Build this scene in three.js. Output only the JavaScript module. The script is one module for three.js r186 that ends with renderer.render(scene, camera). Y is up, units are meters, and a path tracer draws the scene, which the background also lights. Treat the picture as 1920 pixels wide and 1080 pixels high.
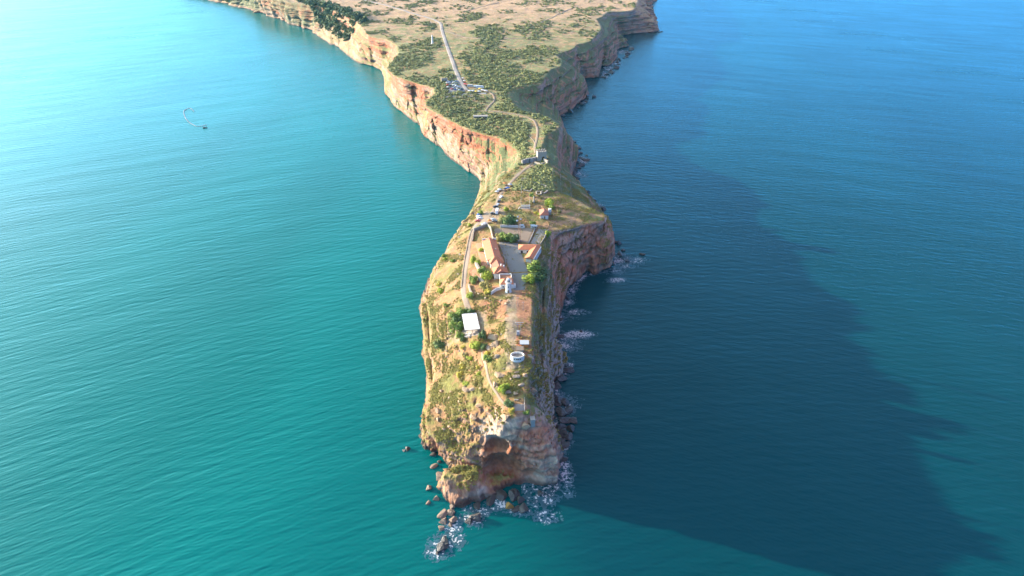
import * as THREE from 'three';
import { mergeGeometries } from 'three/addons/utils/BufferGeometryUtils.js';

// ---------------------------------------------------------------- camera, sky, sun, exposure
const scene = new THREE.Scene();
const camera = new THREE.PerspectiveCamera(47, 1024 / 576, 1, 30000);
camera.position.set(0, 270, 0);
camera.rotation.set(-30 * Math.PI / 180, 0, 0);
const renderer = new THREE.WebGLRenderer({ antialias: true });
renderer.toneMapping = THREE.LinearToneMapping;
renderer.toneMappingExposure = 3.8;
renderer.shadowMap.enabled = true;
const SUN_EL = 12 * Math.PI / 180, SUN_AZ = 22 * Math.PI / 180;
const sunDir = new THREE.Vector3(-Math.cos(SUN_EL) * Math.cos(SUN_AZ), Math.sin(SUN_EL), -Math.cos(SUN_EL) * Math.sin(SUN_AZ));
{ // clear evening air: deep blue above, pale at the horizon, brighter round the sun
  const w = 1024, h = 512, d = new Float32Array(w * h * 4);
  for (let j = 0; j < h; j++) for (let i = 0; i < w; i++) {
    const el = ((j + 0.5) / h - 0.5) * Math.PI, az = ((i + 0.5) / w - 0.5) * 2 * Math.PI;
    const x = Math.cos(el) * Math.cos(az), y = Math.sin(el), z = Math.cos(el) * Math.sin(az);
    const th = Math.acos(Math.min(1, x * sunDir.x + y * sunDir.y + z * sunDir.z)) * 57.3;
    const up = Math.max(0, y), t = Math.pow(1 - up, 3), g = 1.7 * Math.exp(-th / 9) + 3.1 * Math.exp(-th / 24), r = 1.7 * Math.exp(-th / 9) + 3.0 * Math.exp(-th / 18), o = (j * w + i) * 4;
    d[o] = 0.038 + 0.16 * Math.pow(up, 1.5) + r * 0.85; d[o + 1] = 0.060 + 0.30 * t + g * 0.94; d[o + 2] = 0.115 + 0.86 * t + g * 0.98; d[o + 3] = 1;
  }
  const air = new THREE.DataTexture(d, w, h, THREE.RGBAFormat, THREE.FloatType);
  air.mapping = THREE.EquirectangularReflectionMapping; air.magFilter = THREE.LinearFilter; air.needsUpdate = true;
  scene.background = air; scene.environment = air;
}
const sun = new THREE.DirectionalLight(new THREE.Color(1, 0.79, 0.58), 5.0);
sun.position.copy(sunDir).multiplyScalar(1500).add(new THREE.Vector3(0, 0, -700));
sun.target.position.set(0, 0, -700);
sun.castShadow = true;
sun.shadow.mapSize.set(4096, 4096);
Object.assign(sun.shadow.camera, { left: -1500, right: 1500, top: 900, bottom: -900, near: 10, far: 4000 });
scene.add(sun, sun.target);
scene.fog = new THREE.FogExp2(new THREE.Color(0.28, 0.72, 1.0), 0.000018);

// ---------------------------------------------------------------- random numbers and noise
let seed = 12345;
function rnd() { seed = (seed * 1664525 + 1013904223) >>> 0; return seed / 4294967296; }
const range = (a, b) => a + (b - a) * rnd();
const PERM = new Uint8Array(512);
{ const p = [...Array(256).keys()]; for (let i = 255; i > 0; i--) { const j = Math.floor(rnd() * (i + 1)); [p[i], p[j]] = [p[j], p[i]]; } for (let i = 0; i < 512; i++) PERM[i] = p[i & 255]; }
const GX = [], GY = [], GZ = [];
for (let i = 0; i < 256; i++) { const u = rnd() * 2 - 1, a = rnd() * 6.283, s = Math.sqrt(1 - u * u); GX.push(s * Math.cos(a)); GY.push(u); GZ.push(s * Math.sin(a)); }
function noise(x, y, z) {
  const xf = Math.floor(x), yf = Math.floor(y), zf = Math.floor(z), X = xf & 255, Y = yf & 255, Z = zf & 255;
  x -= xf; y -= yf; z -= zf;
  const u = x * x * x * (x * (x * 6 - 15) + 10), v = y * y * y * (y * (y * 6 - 15) + 10), w = z * z * z * (z * (z * 6 - 15) + 10);
  const A = PERM[X] + Y, B = PERM[X + 1] + Y, AA = PERM[A & 255] + Z, AB = PERM[(A + 1) & 255] + Z, BA = PERM[B & 255] + Z, BB = PERM[(B + 1) & 255] + Z;
  const g = (h, a, b, c) => { h = PERM[h & 255]; return GX[h] * a + GY[h] * b + GZ[h] * c; };
  const L = (a, b, t) => a + (b - a) * t;
  return 1.6 * L(L(L(g(AA, x, y, z), g(BA, x - 1, y, z), u), L(g(AB, x, y - 1, z), g(BB, x - 1, y - 1, z), u), v), L(L(g(AA + 1, x, y, z - 1), g(BA + 1, x - 1, y, z - 1), u), L(g(AB + 1, x, y - 1, z - 1), g(BB + 1, x - 1, y - 1, z - 1), u), v), w);
}
const fbm = (x, y, z, n = 4) => { let s = 0, a = 0.5; for (let i = 0; i < n; i++) { s += a * noise(x, y, z); x = x * 2.03 + 7.1; y = y * 2.03 + 3.3; z = z * 2.03 + 5.7; a *= 0.5; } return s; };
const clamp = (v, a = 0, b = 1) => Math.min(b, Math.max(a, v));
const step = (a, b, v) => { const t = clamp((v - a) / (b - a)); return t * t * (3 - 2 * t); };
const lerp = (a, b, t) => a + (b - a) * t;

// ---------------------------------------------------------------- naming
const taken = {};
function numbered(n) { const c = taken[n] ?? 0; taken[n] = c + 1; return c ? n + '_' + String(c).padStart(3, '0') : n; }
function tag(o, label, category, group) { o.userData.label = label; o.userData.category = category; if (group) o.userData.group = group; return o; }
function thing(name, label, category, [x, y, z], turn = 0, group) { const o = new THREE.Group(); o.name = numbered(name); o.position.set(x, y, z); o.rotation.y = turn; scene.add(o); return tag(o, label, category, group); }
function part(parent, name, geo, mat, label) { const m = new THREE.Mesh(geo, mat); m.name = name; if (label) m.userData.label = label; parent.add(m); return m; }
function single(name, geo, mat, label, category, [x, y, z] = [0, 0, 0], turn = 0, group) { const m = new THREE.Mesh(geo, mat); m.name = numbered(name); m.position.set(x, y, z); m.rotation.y = turn; scene.add(m); return tag(m, label, category, group); }
function copy(o, [x, y, z], turn, label, group) { const c = o.clone(); c.name = numbered(o.name.replace(/_\d{3}$/, '')); c.userData = { ...o.userData }; c.position.set(x, y, z); c.rotation.y = turn; if (label) c.userData.label = label; if (group) c.userData.group = group; scene.add(c); return c; }
function structure(name, geo, mat) { const m = new THREE.Mesh(geo, mat); m.name = numbered(name); m.userData.kind = 'structure'; scene.add(m); return m; }

// ---------------------------------------------------------------- textures
function dataTex(n, f, srgb) {
  const d = new Uint8Array(n * n * 4);
  for (let j = 0; j < n; j++) for (let i = 0; i < n; i++) { const c = f(i / n, j / n), o = (j * n + i) * 4; d[o] = c[0]; d[o + 1] = c[1]; d[o + 2] = c[2]; d[o + 3] = 255; }
  const t = new THREE.DataTexture(d, n, n); t.wrapS = t.wrapT = THREE.RepeatWrapping; t.magFilter = t.minFilter = THREE.LinearFilter; if (srgb) t.colorSpace = THREE.SRGBColorSpace; t.needsUpdate = true; return t;
}
function tileNoise(u, v, f, s) { // periodic over the tile
  const a = noise(u * f, v * f, s), b = noise((u - 1) * f, v * f, s), c = noise(u * f, (v - 1) * f, s), d = noise((u - 1) * f, (v - 1) * f, s);
  return lerp(lerp(a, b, u), lerp(c, d, u), v) * 1.2;
}
const grainTex = dataTex(512, (u, v) => { const n = 0.45 * tileNoise(u, v, 12, 1) + 0.5 * tileNoise(u, v, 40, 2) + 0.5 * tileNoise(u, v, 110, 3); const g = clamp(205 + n * 75, 60, 255); return [g, g, g]; }, false);
const reliefTex = dataTex(512, (u, v) => { const n = 0.6 * tileNoise(u, v, 16, 4) + 0.45 * tileNoise(u, v, 48, 5) + 0.3 * tileNoise(u, v, 120, 6); const g = clamp(128 + n * 110, 0, 255); return [g, g, g]; }, false);
function waveTex(n, count, kmin, kmax, spread, power) { // tileable sum of directional waves
  const w = [];
  for (let q = 0; q < count; q++) {
    const k = Math.exp(lerp(Math.log(kmin), Math.log(kmax), rnd())), a = (rnd() + rnd() - 1) * spread;
    const kx = Math.round(k * Math.sin(a)), ky = Math.round(k * Math.cos(a));
    w.push([kx * 6.28318, ky * 6.28318, rnd() * 6.283, Math.pow(kmin / k, power)]);
  }
  const h = new Float32Array(n * n); let hi = 0;
  for (let j = 0; j < n; j++) for (let i = 0; i < n; i++) { let s = 0; for (const [a, b, p, m] of w) s += m * Math.sin(a * i / n + b * j / n + p); h[j * n + i] = s; hi = Math.max(hi, Math.abs(s)); }
  return { h, hi };
}

// ---------------------------------------------------------------- relief of the headland (metres: x, z, height)
const HEIGHTS = /*TPS*/ [[-359.4,-1860.3,58],[-82.9,-1860.3,58],[189.1,-1814.4,57],[-553,-1860.3,58],[300,-1831.4,55],[-389.2,-1619.6,54],[-128.4,-1410.1,55],[42.8,-1410.1,55],[-213.8,-1206.5,51],[-152.5,-1089.4,52],[-75,-949.5,51],[-7.9,-1012.7,52],[65.6,-1128.2,51],[164.8,-1450.6,54],[163,-1335.3,52],[-110.7,-865.5,50],[-74.1,-839.2,50],[-40.4,-839.2,50],[0,-926.9,49],[12.9,-798.8,49],[50.1,-770.5,48],[-37,-756.7,47],[-12,-729.2,46],[23.6,-719.4,49],[29.8,-649.7,50],[2.8,-670.8,44],[12.8,-608.7,49],[34.7,-604.1,48],[-2.5,-574.6,47],[24.2,-566.8,49],[-11.4,-523.5,49],[36.8,-565.3,47],[11.2,-517.7,50],[45.6,-524.8,47],[63.2,-518,45],[76.7,-515.9,43],[50,-494,46],[34,-481.6,47],[-24.2,-503.4,48],[-29.2,-496.1,46],[-13,-493.6,50],[-27.6,-530.6,46],[-31.5,-474.4,48.5],[4.2,-473.1,50],[20,-471.1,50],[-7.9,-436,50],[18.8,-436,50],[0,-407.1,50],[13.1,-395.6,50],[8.8,-377.5,50],[-31.9,-415.7,47.5],[-31.2,-373.9,46],[-10.7,-382.8,49],[-26.8,-363.6,45],[-18.1,-391.8,48],[-43,-484.4,40],[-50.6,-459.2,36],[-56.6,-442.1,32],[-60.3,-411.5,28],[-60.4,-394.8,27],[-55,-367.1,24],[-54,-350.4,22],[-48.5,-333.2,22],[-47.8,-315.9,21],[-47.9,-298.9,20],[-49.8,-287.4,18],[-47.6,-279.7,15],[6.7,-351.7,49.6],[4.8,-330.7,49.6],[-1.3,-348.7,49.5],[-0.6,-319.6,49.5],[-5.1,-357.4,51.2],[-4.4,-326.2,51.8],[-3.9,-300.7,51],[-3.4,-367.3,50],[7.8,-318.9,50],[-5.5,-339.6,51.4],[-9.3,-348.8,45.5],[-4.6,-311.5,51.4],[-10.2,-328.3,43.5],[-19.3,-329.3,42],[-25.2,-337.4,42],[-27.1,-354.3,42],[-36.4,-337.7,33],[3,-304.1,50],[7.5,-301.2,49.5],[7.4,-295.4,46.5],[-2.9,-293,46.5],[-4.5,-298.5,46],[0,-277.2,42.5],[7,-267.9,42],[1.4,-266.2,42],[-4.2,-266.1,41],[-11.3,-271.3,36.5],[-5.8,-284.4,44],[-20.1,-289.1,36.5],[-18.4,-306.5,40],[-14,-313.8,43],[-31.8,-318.5,31],[-35.6,-291.5,25],[-26.8,-275.9,25],[-17.1,-268.4,28],[-14.8,-264.9,21],[-24.4,-263.9,15],[-33.5,-268.8,13],[-39.5,-275.3,14],[-37.1,-280.5,19]];
const NT = HEIGHTS.length, SOLVED = (() => {
  const N = NT + 3, M = Array.from({ length: N }, () => new Float64Array(N + 1));
  for (let i = 0; i < NT; i++) {
    for (let j = 0; j < NT; j++) { const r = ((HEIGHTS[i][0] - HEIGHTS[j][0]) ** 2 + (HEIGHTS[i][1] - HEIGHTS[j][1]) ** 2) / 1e4; M[i][j] = (r > 0 ? r * Math.log(r) : 0) + (i === j ? 0.006 : 0); }
    M[i][NT] = M[NT][i] = 1; M[i][NT + 1] = M[NT + 1][i] = HEIGHTS[i][0] / 100; M[i][NT + 2] = M[NT + 2][i] = HEIGHTS[i][1] / 100; M[i][N] = HEIGHTS[i][2];
  }
  for (let c = 0; c < N; c++) {
    let p = c; for (let r = c + 1; r < N; r++) if (Math.abs(M[r][c]) > Math.abs(M[p][c])) p = r;
    [M[c], M[p]] = [M[p], M[c]];
    for (let r = 0; r < N; r++) if (r !== c) { const f = M[r][c] / M[c][c]; if (f) for (let q = c; q <= N; q++) M[r][q] -= f * M[c][q]; }
  }
  return M.map((r, i) => r[N] / r[i]);
})();
function baseTop(x, z) {
  let s = SOLVED[NT] + SOLVED[NT + 1] * x / 100 + SOLVED[NT + 2] * z / 100;
  for (let i = 0; i < NT; i++) { const a = HEIGHTS[i][0] - x, b = HEIGHTS[i][1] - z, r = (a * a + b * b) / 1e4; if (r > 0) s += SOLVED[i] * r * Math.log(r); }
  return clamp(s, 4, 60);
}
// outlines: the shore at sea level, and the upper edge of the cliffs
const SHORE = [...[[24.1,-256.2,0],[25.4,-267.1,0],[27.1,-276.1,0],[25.7,-288.1,0],[25.5,-301.7,0],[25,-316.2,0],[25.1,-331.1,0],[25.5,-344.2,0],[32.6,-351.6,0],[36.1,-361.6,0],[27.8,-368.2,0],[28.1,-389.3,0],[33.4,-400.9,0],[32.4,-410.8,0],[35.5,-430.1,0],[38.9,-444.2,0],[46,-465.9,0],[55.1,-481.9,0],[63.9,-493.9,0],[68.7,-492.1,0],[79.6,-496.8,0],[89.5,-505.5,0],[91.1,-524.6,0],[93.7,-551.5,0],[94.2,-586.8,0],[88.4,-612.3,0],[76.7,-646.7,0],[72.2,-665.9,0],[66.2,-692.4,0],[66.2,-715.6,0],[75.7,-749.1,0],[81.4,-793.3,0],[76.4,-822.3,0],[72.3,-851,0],[70.9,-903.5,0],[61.1,-967.3,0],[93.5,-1020.5,0],[110.7,-1055.6,0],[127,-1099.8,0],[120.8,-1166.7,0],[120.5,-1215.4,0],[160.7,-1223.8,0],[176.9,-1319.4,0],[203.5,-1380.2,0],[219.5,-1418.1,0],[216.9,-1481.5,0],[262.1,-1537.3,0],[242.8,-1576.7,0],[254.4,-1668.6,0],[298.7,-1698.9,0],[364.5,-1738.1,0],[382,-1903.9,0],[382.6,-2056.8,0],[392.4,-2160,0],[428.5,-2172,0],[475.4,-2369.2,0]], [620, -3300, 0], [-1700, -3300, 0],
  ...[[-1129.9,-2457.8,0],[-1005.4,-2369.2,0],[-899.6,-2260.1,0],[-746.4,-2078.9,0],[-630.6,-1932.8,0],[-555.5,-1830.7,0],[-503.5,-1754.3,0],[-437.6,-1632.1,0],[-374.3,-1505.8,0],[-319.2,-1390.9,0],[-256.2,-1290.8,0],[-235.7,-1223.8,0],[-216.1,-1114.1,0],[-185.2,-1029.9,0],[-163.4,-987.4,0],[-145.4,-953.4,0],[-134.9,-937.1,0],[-130.8,-916.2,0],[-121.7,-876.6,0],[-104.1,-846.5,0],[-88.1,-816,0],[-70.1,-775.5,0],[-54,-745.4,0],[-35.5,-720.7,0],[-29.9,-702.2,0],[-32.1,-665.9,0],[-35.1,-642.4,0],[-37.9,-621.6,0]],
  ...[[-45.1,-580.2,3],[-55,-562.4,3],[-64,-520.8,3],[-69.6,-494.1,3],[-72.3,-452.3,3],[-72.6,-433.8,3],[-67.8,-414.8,3],[-64,-395.1,3],[-63.7,-374.1,3],[-58,-355.8,3],[-56.3,-341.5,3],[-55.5,-322.8,3],[-56.4,-305.4,3],[-53.8,-291.5,3],[-49.9,-282.9,0],[-45,-280.3,0],[-40.5,-280.7,0],[-39.4,-275.3,0],[-36.1,-268.3,0],[-29.8,-263.1,0],[-20.4,-262,0],[-15.9,-259.6,0],[-8.6,-257.3,0],[0,-256.2,0],[9.2,-256.2,0],[17.2,-255.4,0]]];
const RIM = [...[[6.7,-266.2,42],[7.4,-275.6,42],[8.7,-285.7,43],[10.1,-294.9,45],[12.1,-304.5,49],[11.4,-313.5,50],[12.4,-330.1,50],[12.8,-354.2,50],[14,-374.1,50],[16,-395.6,50],[18.1,-412.9,49],[22.5,-429.4,49],[24.3,-454,50],[26.7,-471.3,49],[44.3,-481.7,46],[60.8,-493.1,45],[77.3,-506,43],[80.5,-517,42],[73,-523.7,44],[55.7,-547.5,46],[40.3,-558.8,47],[40.3,-585.4,47],[42.9,-603.9,47],[37.6,-620.5,48],[35.8,-649.3,49],[30.1,-673.1,49],[37.7,-716.8,48],[48.2,-736.7,48],[56,-764,48],[41.7,-807.1,48],[27.6,-815.5,49],[13.3,-825.3,49],[1.4,-859.9,48],[-2.9,-907.2,48],[1.5,-936.1,49],[41.9,-964.6,49],[47,-997.2,50],[61.2,-1059.4,50],[76.4,-1078.1,51],[81.9,-1123.8,51],[74.9,-1167.8,52],[110.3,-1225.9,52],[116.7,-1256.9,52],[146.6,-1295,52],[162.3,-1347.2,52],[179.5,-1416.5,53],[185.1,-1464.3,53],[185,-1554.1,54],[201.6,-1586.2,54],[225.7,-1664.4,55],[286.2,-1691.8,55],[304.6,-1759,55],[330.7,-1877.8,56]], [560, -3280, 0], [-1150, -3280, 0],
  ...[[-711.8,-2004.4,58],[-574.2,-1838.1,58],[-470.5,-1750.8,56],[-395,-1645.5,54],[-337.1,-1530.2,53],[-278.6,-1353.4,51],[-237.8,-1306.6,51],[-211.2,-1262.7,51],[-194.9,-1192,51],[-196.8,-1128.2,51],[-198.2,-1067.2,50],[-176.8,-1014.8,50],[-153.8,-986.9,50],[-126.6,-953.8,50],[-109.6,-934.9,50],[-104.8,-909,49],[-111.3,-870.9,50],[-112.1,-846.9,50],[-98.1,-824,50],[-76.8,-790.5,50],[-54.4,-758.4,49],[-33.2,-738.7,48],[-13.1,-724,47],[-1.2,-701,47],[8.3,-667.4,48],[1,-621.7,47],[-10,-588.1,46],[-16.7,-556.3,47],[-22.2,-534.2,47],[-26.9,-513.4,47]],
  ...[[-31.6,-500.5,45],[-42.5,-488.5,40],[-50.1,-463.8,36],[-56.4,-444.7,32],[-60.1,-413,28],[-60.2,-396.2,27],[-56.2,-379.1,26],[-54.3,-367.1,24],[-54,-353.4,22],[-52.2,-342.8,22],[-48.1,-332.7,22],[-47.9,-320,21],[-47.6,-308.3,21],[-47.6,-298.9,20],[-49.3,-288.3,18],[-47.5,-281.5,15],[-43.9,-276.1,12],[-38.2,-271.9,12],[-33.1,-267.8,12],[-24.7,-262.8,13],[-19.1,-261.5,15],[-15.8,-260.7,20],[-13,-262.5,24],[-9.8,-262.1,30],[-6.1,-261.3,38],[-2.8,-262.8,41],[2.2,-262.9,42]]];
const SHELF = [[-38.7,-258.5,0],[-39.9,-252.4,0],[-35.3,-245.8,0],[-29.5,-239.8,0],[-22.2,-242.2,0],[-15.4,-245.1,0],[-8.5,-248.7,0],[-4.3,-253.9,0],[1.4,-256.2,0],[4.3,-259.2,0],[-5.8,-261.2,0],[-20.5,-263.9,0],[-29.2,-263.1,0]];
function signedTo(poly, x, z) {
  let d = 1e18, inside = false;
  for (let i = 0, j = poly.length - 1; i < poly.length; j = i++) {
    const ax = poly[j][0], az = poly[j][1], bx = poly[i][0], bz = poly[i][1], ex = bx - ax, ez = bz - az, wx = x - ax, wz = z - az;
    const t = clamp((wx * ex + wz * ez) / (ex * ex + ez * ez + 1e-9)), px = wx - ex * t, pz = wz - ez * t, q = px * px + pz * pz;
    if (q < d) d = q;
    if ((az > z) !== (bz > z) && x < (bx - ax) * (z - az) / (bz - az) + ax) inside = !inside;
  }
  return (inside ? -1 : 1) * Math.sqrt(d);
}
// places that were levelled: [x, z, radius x, radius z] keep their ground smooth
const PADS = [...[[-5.8,-427,26,60],[4.9,-338.2,9.5,36],[2.8,-268.4,9,7],[-25.7,-347.1,11,14],[-72.5,-934.4,30,40]], ...[[-15.4,-505.5,14,30]]];
const padAt = (x, z) => { let m = 0; for (const [a, b, r, s] of PADS) m = Math.max(m, 1 - step(0.75, 1.15, Math.hypot((x - a) / r, (z - b) / s))); return m; };
function topHeight(x, z) { // the walkable surface
  const far = clamp((-z - 500) / 800), n = fbm(x / 34, 0, z / 34, 3) * lerp(1.7, 2.4, far);
  const near = z > -420 ? step(-420, -330, z) * (1.1 * fbm(x / 9, 3, z / 9, 3) + 0.6 * Math.max(0, 0.35 - Math.abs(noise(x / 7, 9, z / 7)) * 2.2)) : 0;
  return baseTop(x, z) + (n + near) * (1 - padAt(x, z));
}
const CAVES = [[...[-5, -254.5], 10.5, 12, 9, 10], [...[9, -253.5], 6, 9, 5.5, 6.5], [...[-8.4, -260.5], 24, 8, 6, 5], [...[62.7, -485.7], 10, 9, 8, 6]]; // x, z, y, radius x, z, y
const smax = (a, b, k) => { const h = Math.max(k - Math.abs(a - b), 0) / k; return Math.max(a, b) + h * h * k * 0.25; };
function slopeAt(x, z, T) { if (z < -640) return 0; const a = topHeight(x + 1, z) - T, b = topHeight(x, z + 1) - T; return Math.hypot(a, b); }
function column(x, z) { const T = topHeight(x, z), g = slopeAt(x, z, T); return { T, g, steep: step(0.55, 1.3, g) * (1 - padAt(x, z)), w: signedTo(SHORE, x, z), r: signedTo(RIM, x, z), s: z > -300 ? signedTo(SHELF, x, z) : 99, d: clamp(-z / 420, 0.75, 4) }; }
function field(c, x, y, z) {
  const t = clamp(y / c.T, -0.15, 1.25), right = step(-30, 20, x + (z < -560 ? 40 : 0));
  const tip = step(-280, -270, z) * step(-17, -11, x), k = lerp(lerp(1.15, z > -330 ? 1.15 : 1.7, right), 3.4, tip), p = t > 0 ? Math.pow(t, k) : t * 0.5;
  let side = lerp(c.w, c.r, p), f = Math.max(y - c.T, side);
  if (Math.abs(f) > 14 && c.s > 14) return f;
  const s = c.d, fade = step(0.5, 5 * s, c.T - y) * 0.8 + 0.2;
  const big = fbm(x / (17 * s), y / (22 * s), z / (17 * s), 3), col = 1 - Math.abs(noise(x / (5.5 * s), y / (16 * s), z / (5.5 * s))) * 2;
  const bed = noise(x / (30 * s), y / (3.2 * Math.min(s, 2)) + big, z / (30 * s)), grit = fbm(x / 3.2, y / 2.2, z / 3.2, 2);
  const rib = Math.abs(noise(x / (9 * s) + 3, y / (26 * s), z / (9 * s))), crack = Math.abs(noise(x / (3.4 * s), y / (5 * s) + 5, z / (3.4 * s)));
  const ledge = (q => q - Math.floor(q))((y + 5 * big + 2 * noise(x / 25, 2, z / 25)) / (6.5 * Math.min(s, 1.6)));
  const rough = (1 - 0.45 * tip) * s * (-6.0 * big + 3.4 * (0.35 - rib) - 0.8 * col + 0.9 * bed + (s > 1.5 ? 1.1 : 2.3) * (ledge - 0.5) + (s > 1.25 ? 0.8 : 1.9) * Math.max(0, 0.16 - crack) / 0.16) - 1.5 * grit;
  side += fade * rough;
  f = smax((y - c.T) / Math.sqrt(1 + c.g * c.g) + 0.75 * c.steep * rough - 0.5 * grit * step(-4, 1, side), side, 1.6);
  for (const [a, b, h, rx, rz, ry] of CAVES) if (Math.abs(x - a) < 24 && Math.abs(z - b) < 24) { const q = Math.hypot((x - a) / rx, (y - h) / ry, (z - b) / rz); f = smax(f, (1 - q) * 7 + 3 * big + 1.0 * grit, 1.2); }
  if (z > -300) {
    const high = lerp(9.6, 3.6, step(-20, -10, x)) * lerp(1, 0.5, step(-250, -243, z)) + 2.6 * fbm(x / 5, 1, z / 5, 3);
    const shelf = smax(y - high - 1.2 * grit, c.s + y * 0.3 + 3.6 * fbm(x / 4.5, y / 4.5, z / 4.5, 3), 0.8);
    f = Math.min(f, shelf);
  }
  return f;
}
// grid that widens with distance; surface nets over it
const ground = (() => {
  const zs = [-218]; while (zs[zs.length - 1] > -3150) { const z = zs[zs.length - 1]; zs.push(z - Math.max(0.6, -z * 0.0023)); }
  const NK = zs.length, NI = 290, ys = []; for (let y = -3; y < 64; y += 0.68) ys.push(y);
  const NJ = ys.length, lo = [], hi = [];
  const spans = []; for (let z = -200; z > -3300; z -= 10) { let a = 1e9, b = -1e9; for (const poly of [SHORE, SHELF]) for (let i = 0, j = poly.length - 1; i < poly.length; j = i++) { const [ax, az] = poly[j], [bx, bz] = poly[i]; for (let t = 0; t <= 1; t += 0.02) { const q = lerp(az, bz, t); if (Math.abs(q - z) < 22) { const v = lerp(ax, bx, t); a = Math.min(a, v); b = Math.max(b, v); } } } spans.push([a > 1e8 ? -60 : a, b < -1e8 ? 40 : b]); }
  const spanAt = (z, e) => { let s = 0, n = 0; for (let q = -3; q <= 3; q++) { const i = clamp(Math.round((-200 - z) / 10) + q, 0, spans.length - 1); s = e ? Math.max(n ? s : -1e9, spans[i][1]) : Math.min(n ? s : 1e9, spans[i][0]); n++; } return s; };
  for (let k = 0; k < NK; k++) { let a = 0, b = 0; for (let q = -20; q <= 20; q++) { const z = zs[clamp(k + q, 0, NK - 1)]; a += spanAt(z, 0); b += spanAt(z, 1); } const m = Math.max(9, -zs[k] * 0.02); lo.push(a / 41 - m); hi.push(b / 41 + m); }
  const X = (i, k) => lerp(lo[k], hi[k], i / (NI - 1));
  const F = new Float32Array(NI * NJ * NK);
  for (let k = 0; k < NK; k++) for (let i = 0; i < NI; i++) {
    const x = X(i, k), z = zs[k], c = column(x, z), o = (k * NI + i) * NJ;
    if (c.w > 25 && c.s > 15) { F.fill(20, o, o + NJ); continue; }
    for (let j = 0; j < NJ; j++) F[o + j] = field(c, x, ys[j], z);
  }
  const id = new Int32Array((NI - 1) * (NJ - 1) * (NK - 1)).fill(-1), pos = [], cell = (i, j, k) => (k * (NI - 1) + i) * (NJ - 1) + j;
  const at = (i, j, k) => F[(k * NI + i) * NJ + j];
  const E = [[0,1],[2,3],[4,5],[6,7],[0,2],[1,3],[4,6],[5,7],[0,4],[1,5],[2,6],[3,7]], v = new Float32Array(8);
  for (let k = 0; k < NK - 1; k++) for (let i = 0; i < NI - 1; i++) for (let j = 0; j < NJ - 1; j++) {
    let m = 0; for (let c = 0; c < 8; c++) { v[c] = at(i + (c & 1), j + (c >> 1 & 1), k + (c >> 2)); if (v[c] < 0) m |= 1 << c; }
    if (m === 0 || m === 255) continue;
    let a = 0, b = 0, d = 0, n = 0;
    for (const [p, q] of E) if ((m >> p & 1) !== (m >> q & 1)) { const t = v[p] / (v[p] - v[q]); a += lerp(p & 1, q & 1, t); b += lerp(p >> 1 & 1, q >> 1 & 1, t); d += lerp(p >> 2, q >> 2, t); n++; }
    a /= n; b /= n; d /= n; id[cell(i, j, k)] = pos.length / 3;
    pos.push(lerp(lerp(X(i, k), X(i + 1, k), a), lerp(X(i, k + 1), X(i + 1, k + 1), a), d), lerp(ys[j], ys[j + 1], b), lerp(zs[k], zs[k + 1], d));
  }
  const idx = [], quad = (a, b, c, d, flip) => { if (a < 0 || b < 0 || c < 0 || d < 0) return; flip ? idx.push(a, c, b, a, d, c) : idx.push(a, b, c, a, c, d); };
  for (let k = 1; k < NK - 1; k++) for (let i = 1; i < NI - 1; i++) for (let j = 1; j < NJ - 1; j++) {
    const s = at(i, j, k) < 0;
    if (s !== at(i + 1, j, k) < 0) quad(id[cell(i, j - 1, k - 1)], id[cell(i, j, k - 1)], id[cell(i, j, k)], id[cell(i, j - 1, k)], s);
    if (s !== at(i, j + 1, k) < 0) quad(id[cell(i - 1, j, k - 1)], id[cell(i - 1, j, k)], id[cell(i, j, k)], id[cell(i, j, k - 1)], s);
    if (s !== at(i, j, k + 1) < 0) quad(id[cell(i - 1, j - 1, k)], id[cell(i, j - 1, k)], id[cell(i, j, k)], id[cell(i - 1, j, k)], s);
  }
  for (let i = 0; i < pos.length; i += 3) { // the open top follows its height exactly
    const x = pos[i], y = pos[i + 1], z = pos[i + 2], inner = -signedTo(RIM, x, z);
    if (inner < 2) continue;
    const T = topHeight(x, z); if (Math.abs(T - y) > 1.6) continue; const even = 1 - step(0.3, 0.8, slopeAt(x, z, T));
    pos[i + 1] = lerp(y, T + (0.42 * fbm(x / 2.1, 5, z / 2.1, 2) + 0.2 * fbm(x / 5.2, 8, z / 5.2, 2)) * (1 - padAt(x, z)), step(2, 6, inner) * even);
  }
  const g = new THREE.BufferGeometry();
  g.setAttribute('position', new THREE.Float32BufferAttribute(pos, 3)); g.setIndex(idx); g.computeVertexNormals();
  return g;
})();
console.log('ground triangles', ground.index.count / 3);
function surfaceAt(x, z, from = 62) { // height of the surface that a falling stone would meet
  const c = column(x, z); let y = from, p = field(c, x, y, z);
  for (; y > -2; y -= 0.5) { const q = field(c, x, y, z); if (q < 0) return y + 0.5 * (-q) / (p - q + 1e-9); p = q; }
  return -2;
}
const ROADS = [[[-27.3,-492.9],[-31.9,-466.4],[-32.9,-426.1],[-32.7,-386.1],[-27.5,-362.2]], [[-25.1,-493.5],[-15.6,-511.7],[-10.4,-551.2],[-1,-582.2],[10.3,-609.2],[21.2,-633.9]], [[-18,-321.5],[-14.5,-302.5],[-11.1,-287.8],[-5.7,-275.7],[0.6,-268.1]], [[24.3,-662.8],[26.8,-706.8],[28.5,-759.7],[13,-801.1],[-33,-820.3],[-23.1,-877.3],[-33.5,-916.8],[-55.5,-935.3]], [[-61.3,-919.9],[-80.9,-1011.5],[-102,-1146.6],[-138.5,-1392.2],[-153.7,-1497],[-233.4,-1638.1],[-352.5,-1821.8]]];
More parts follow.
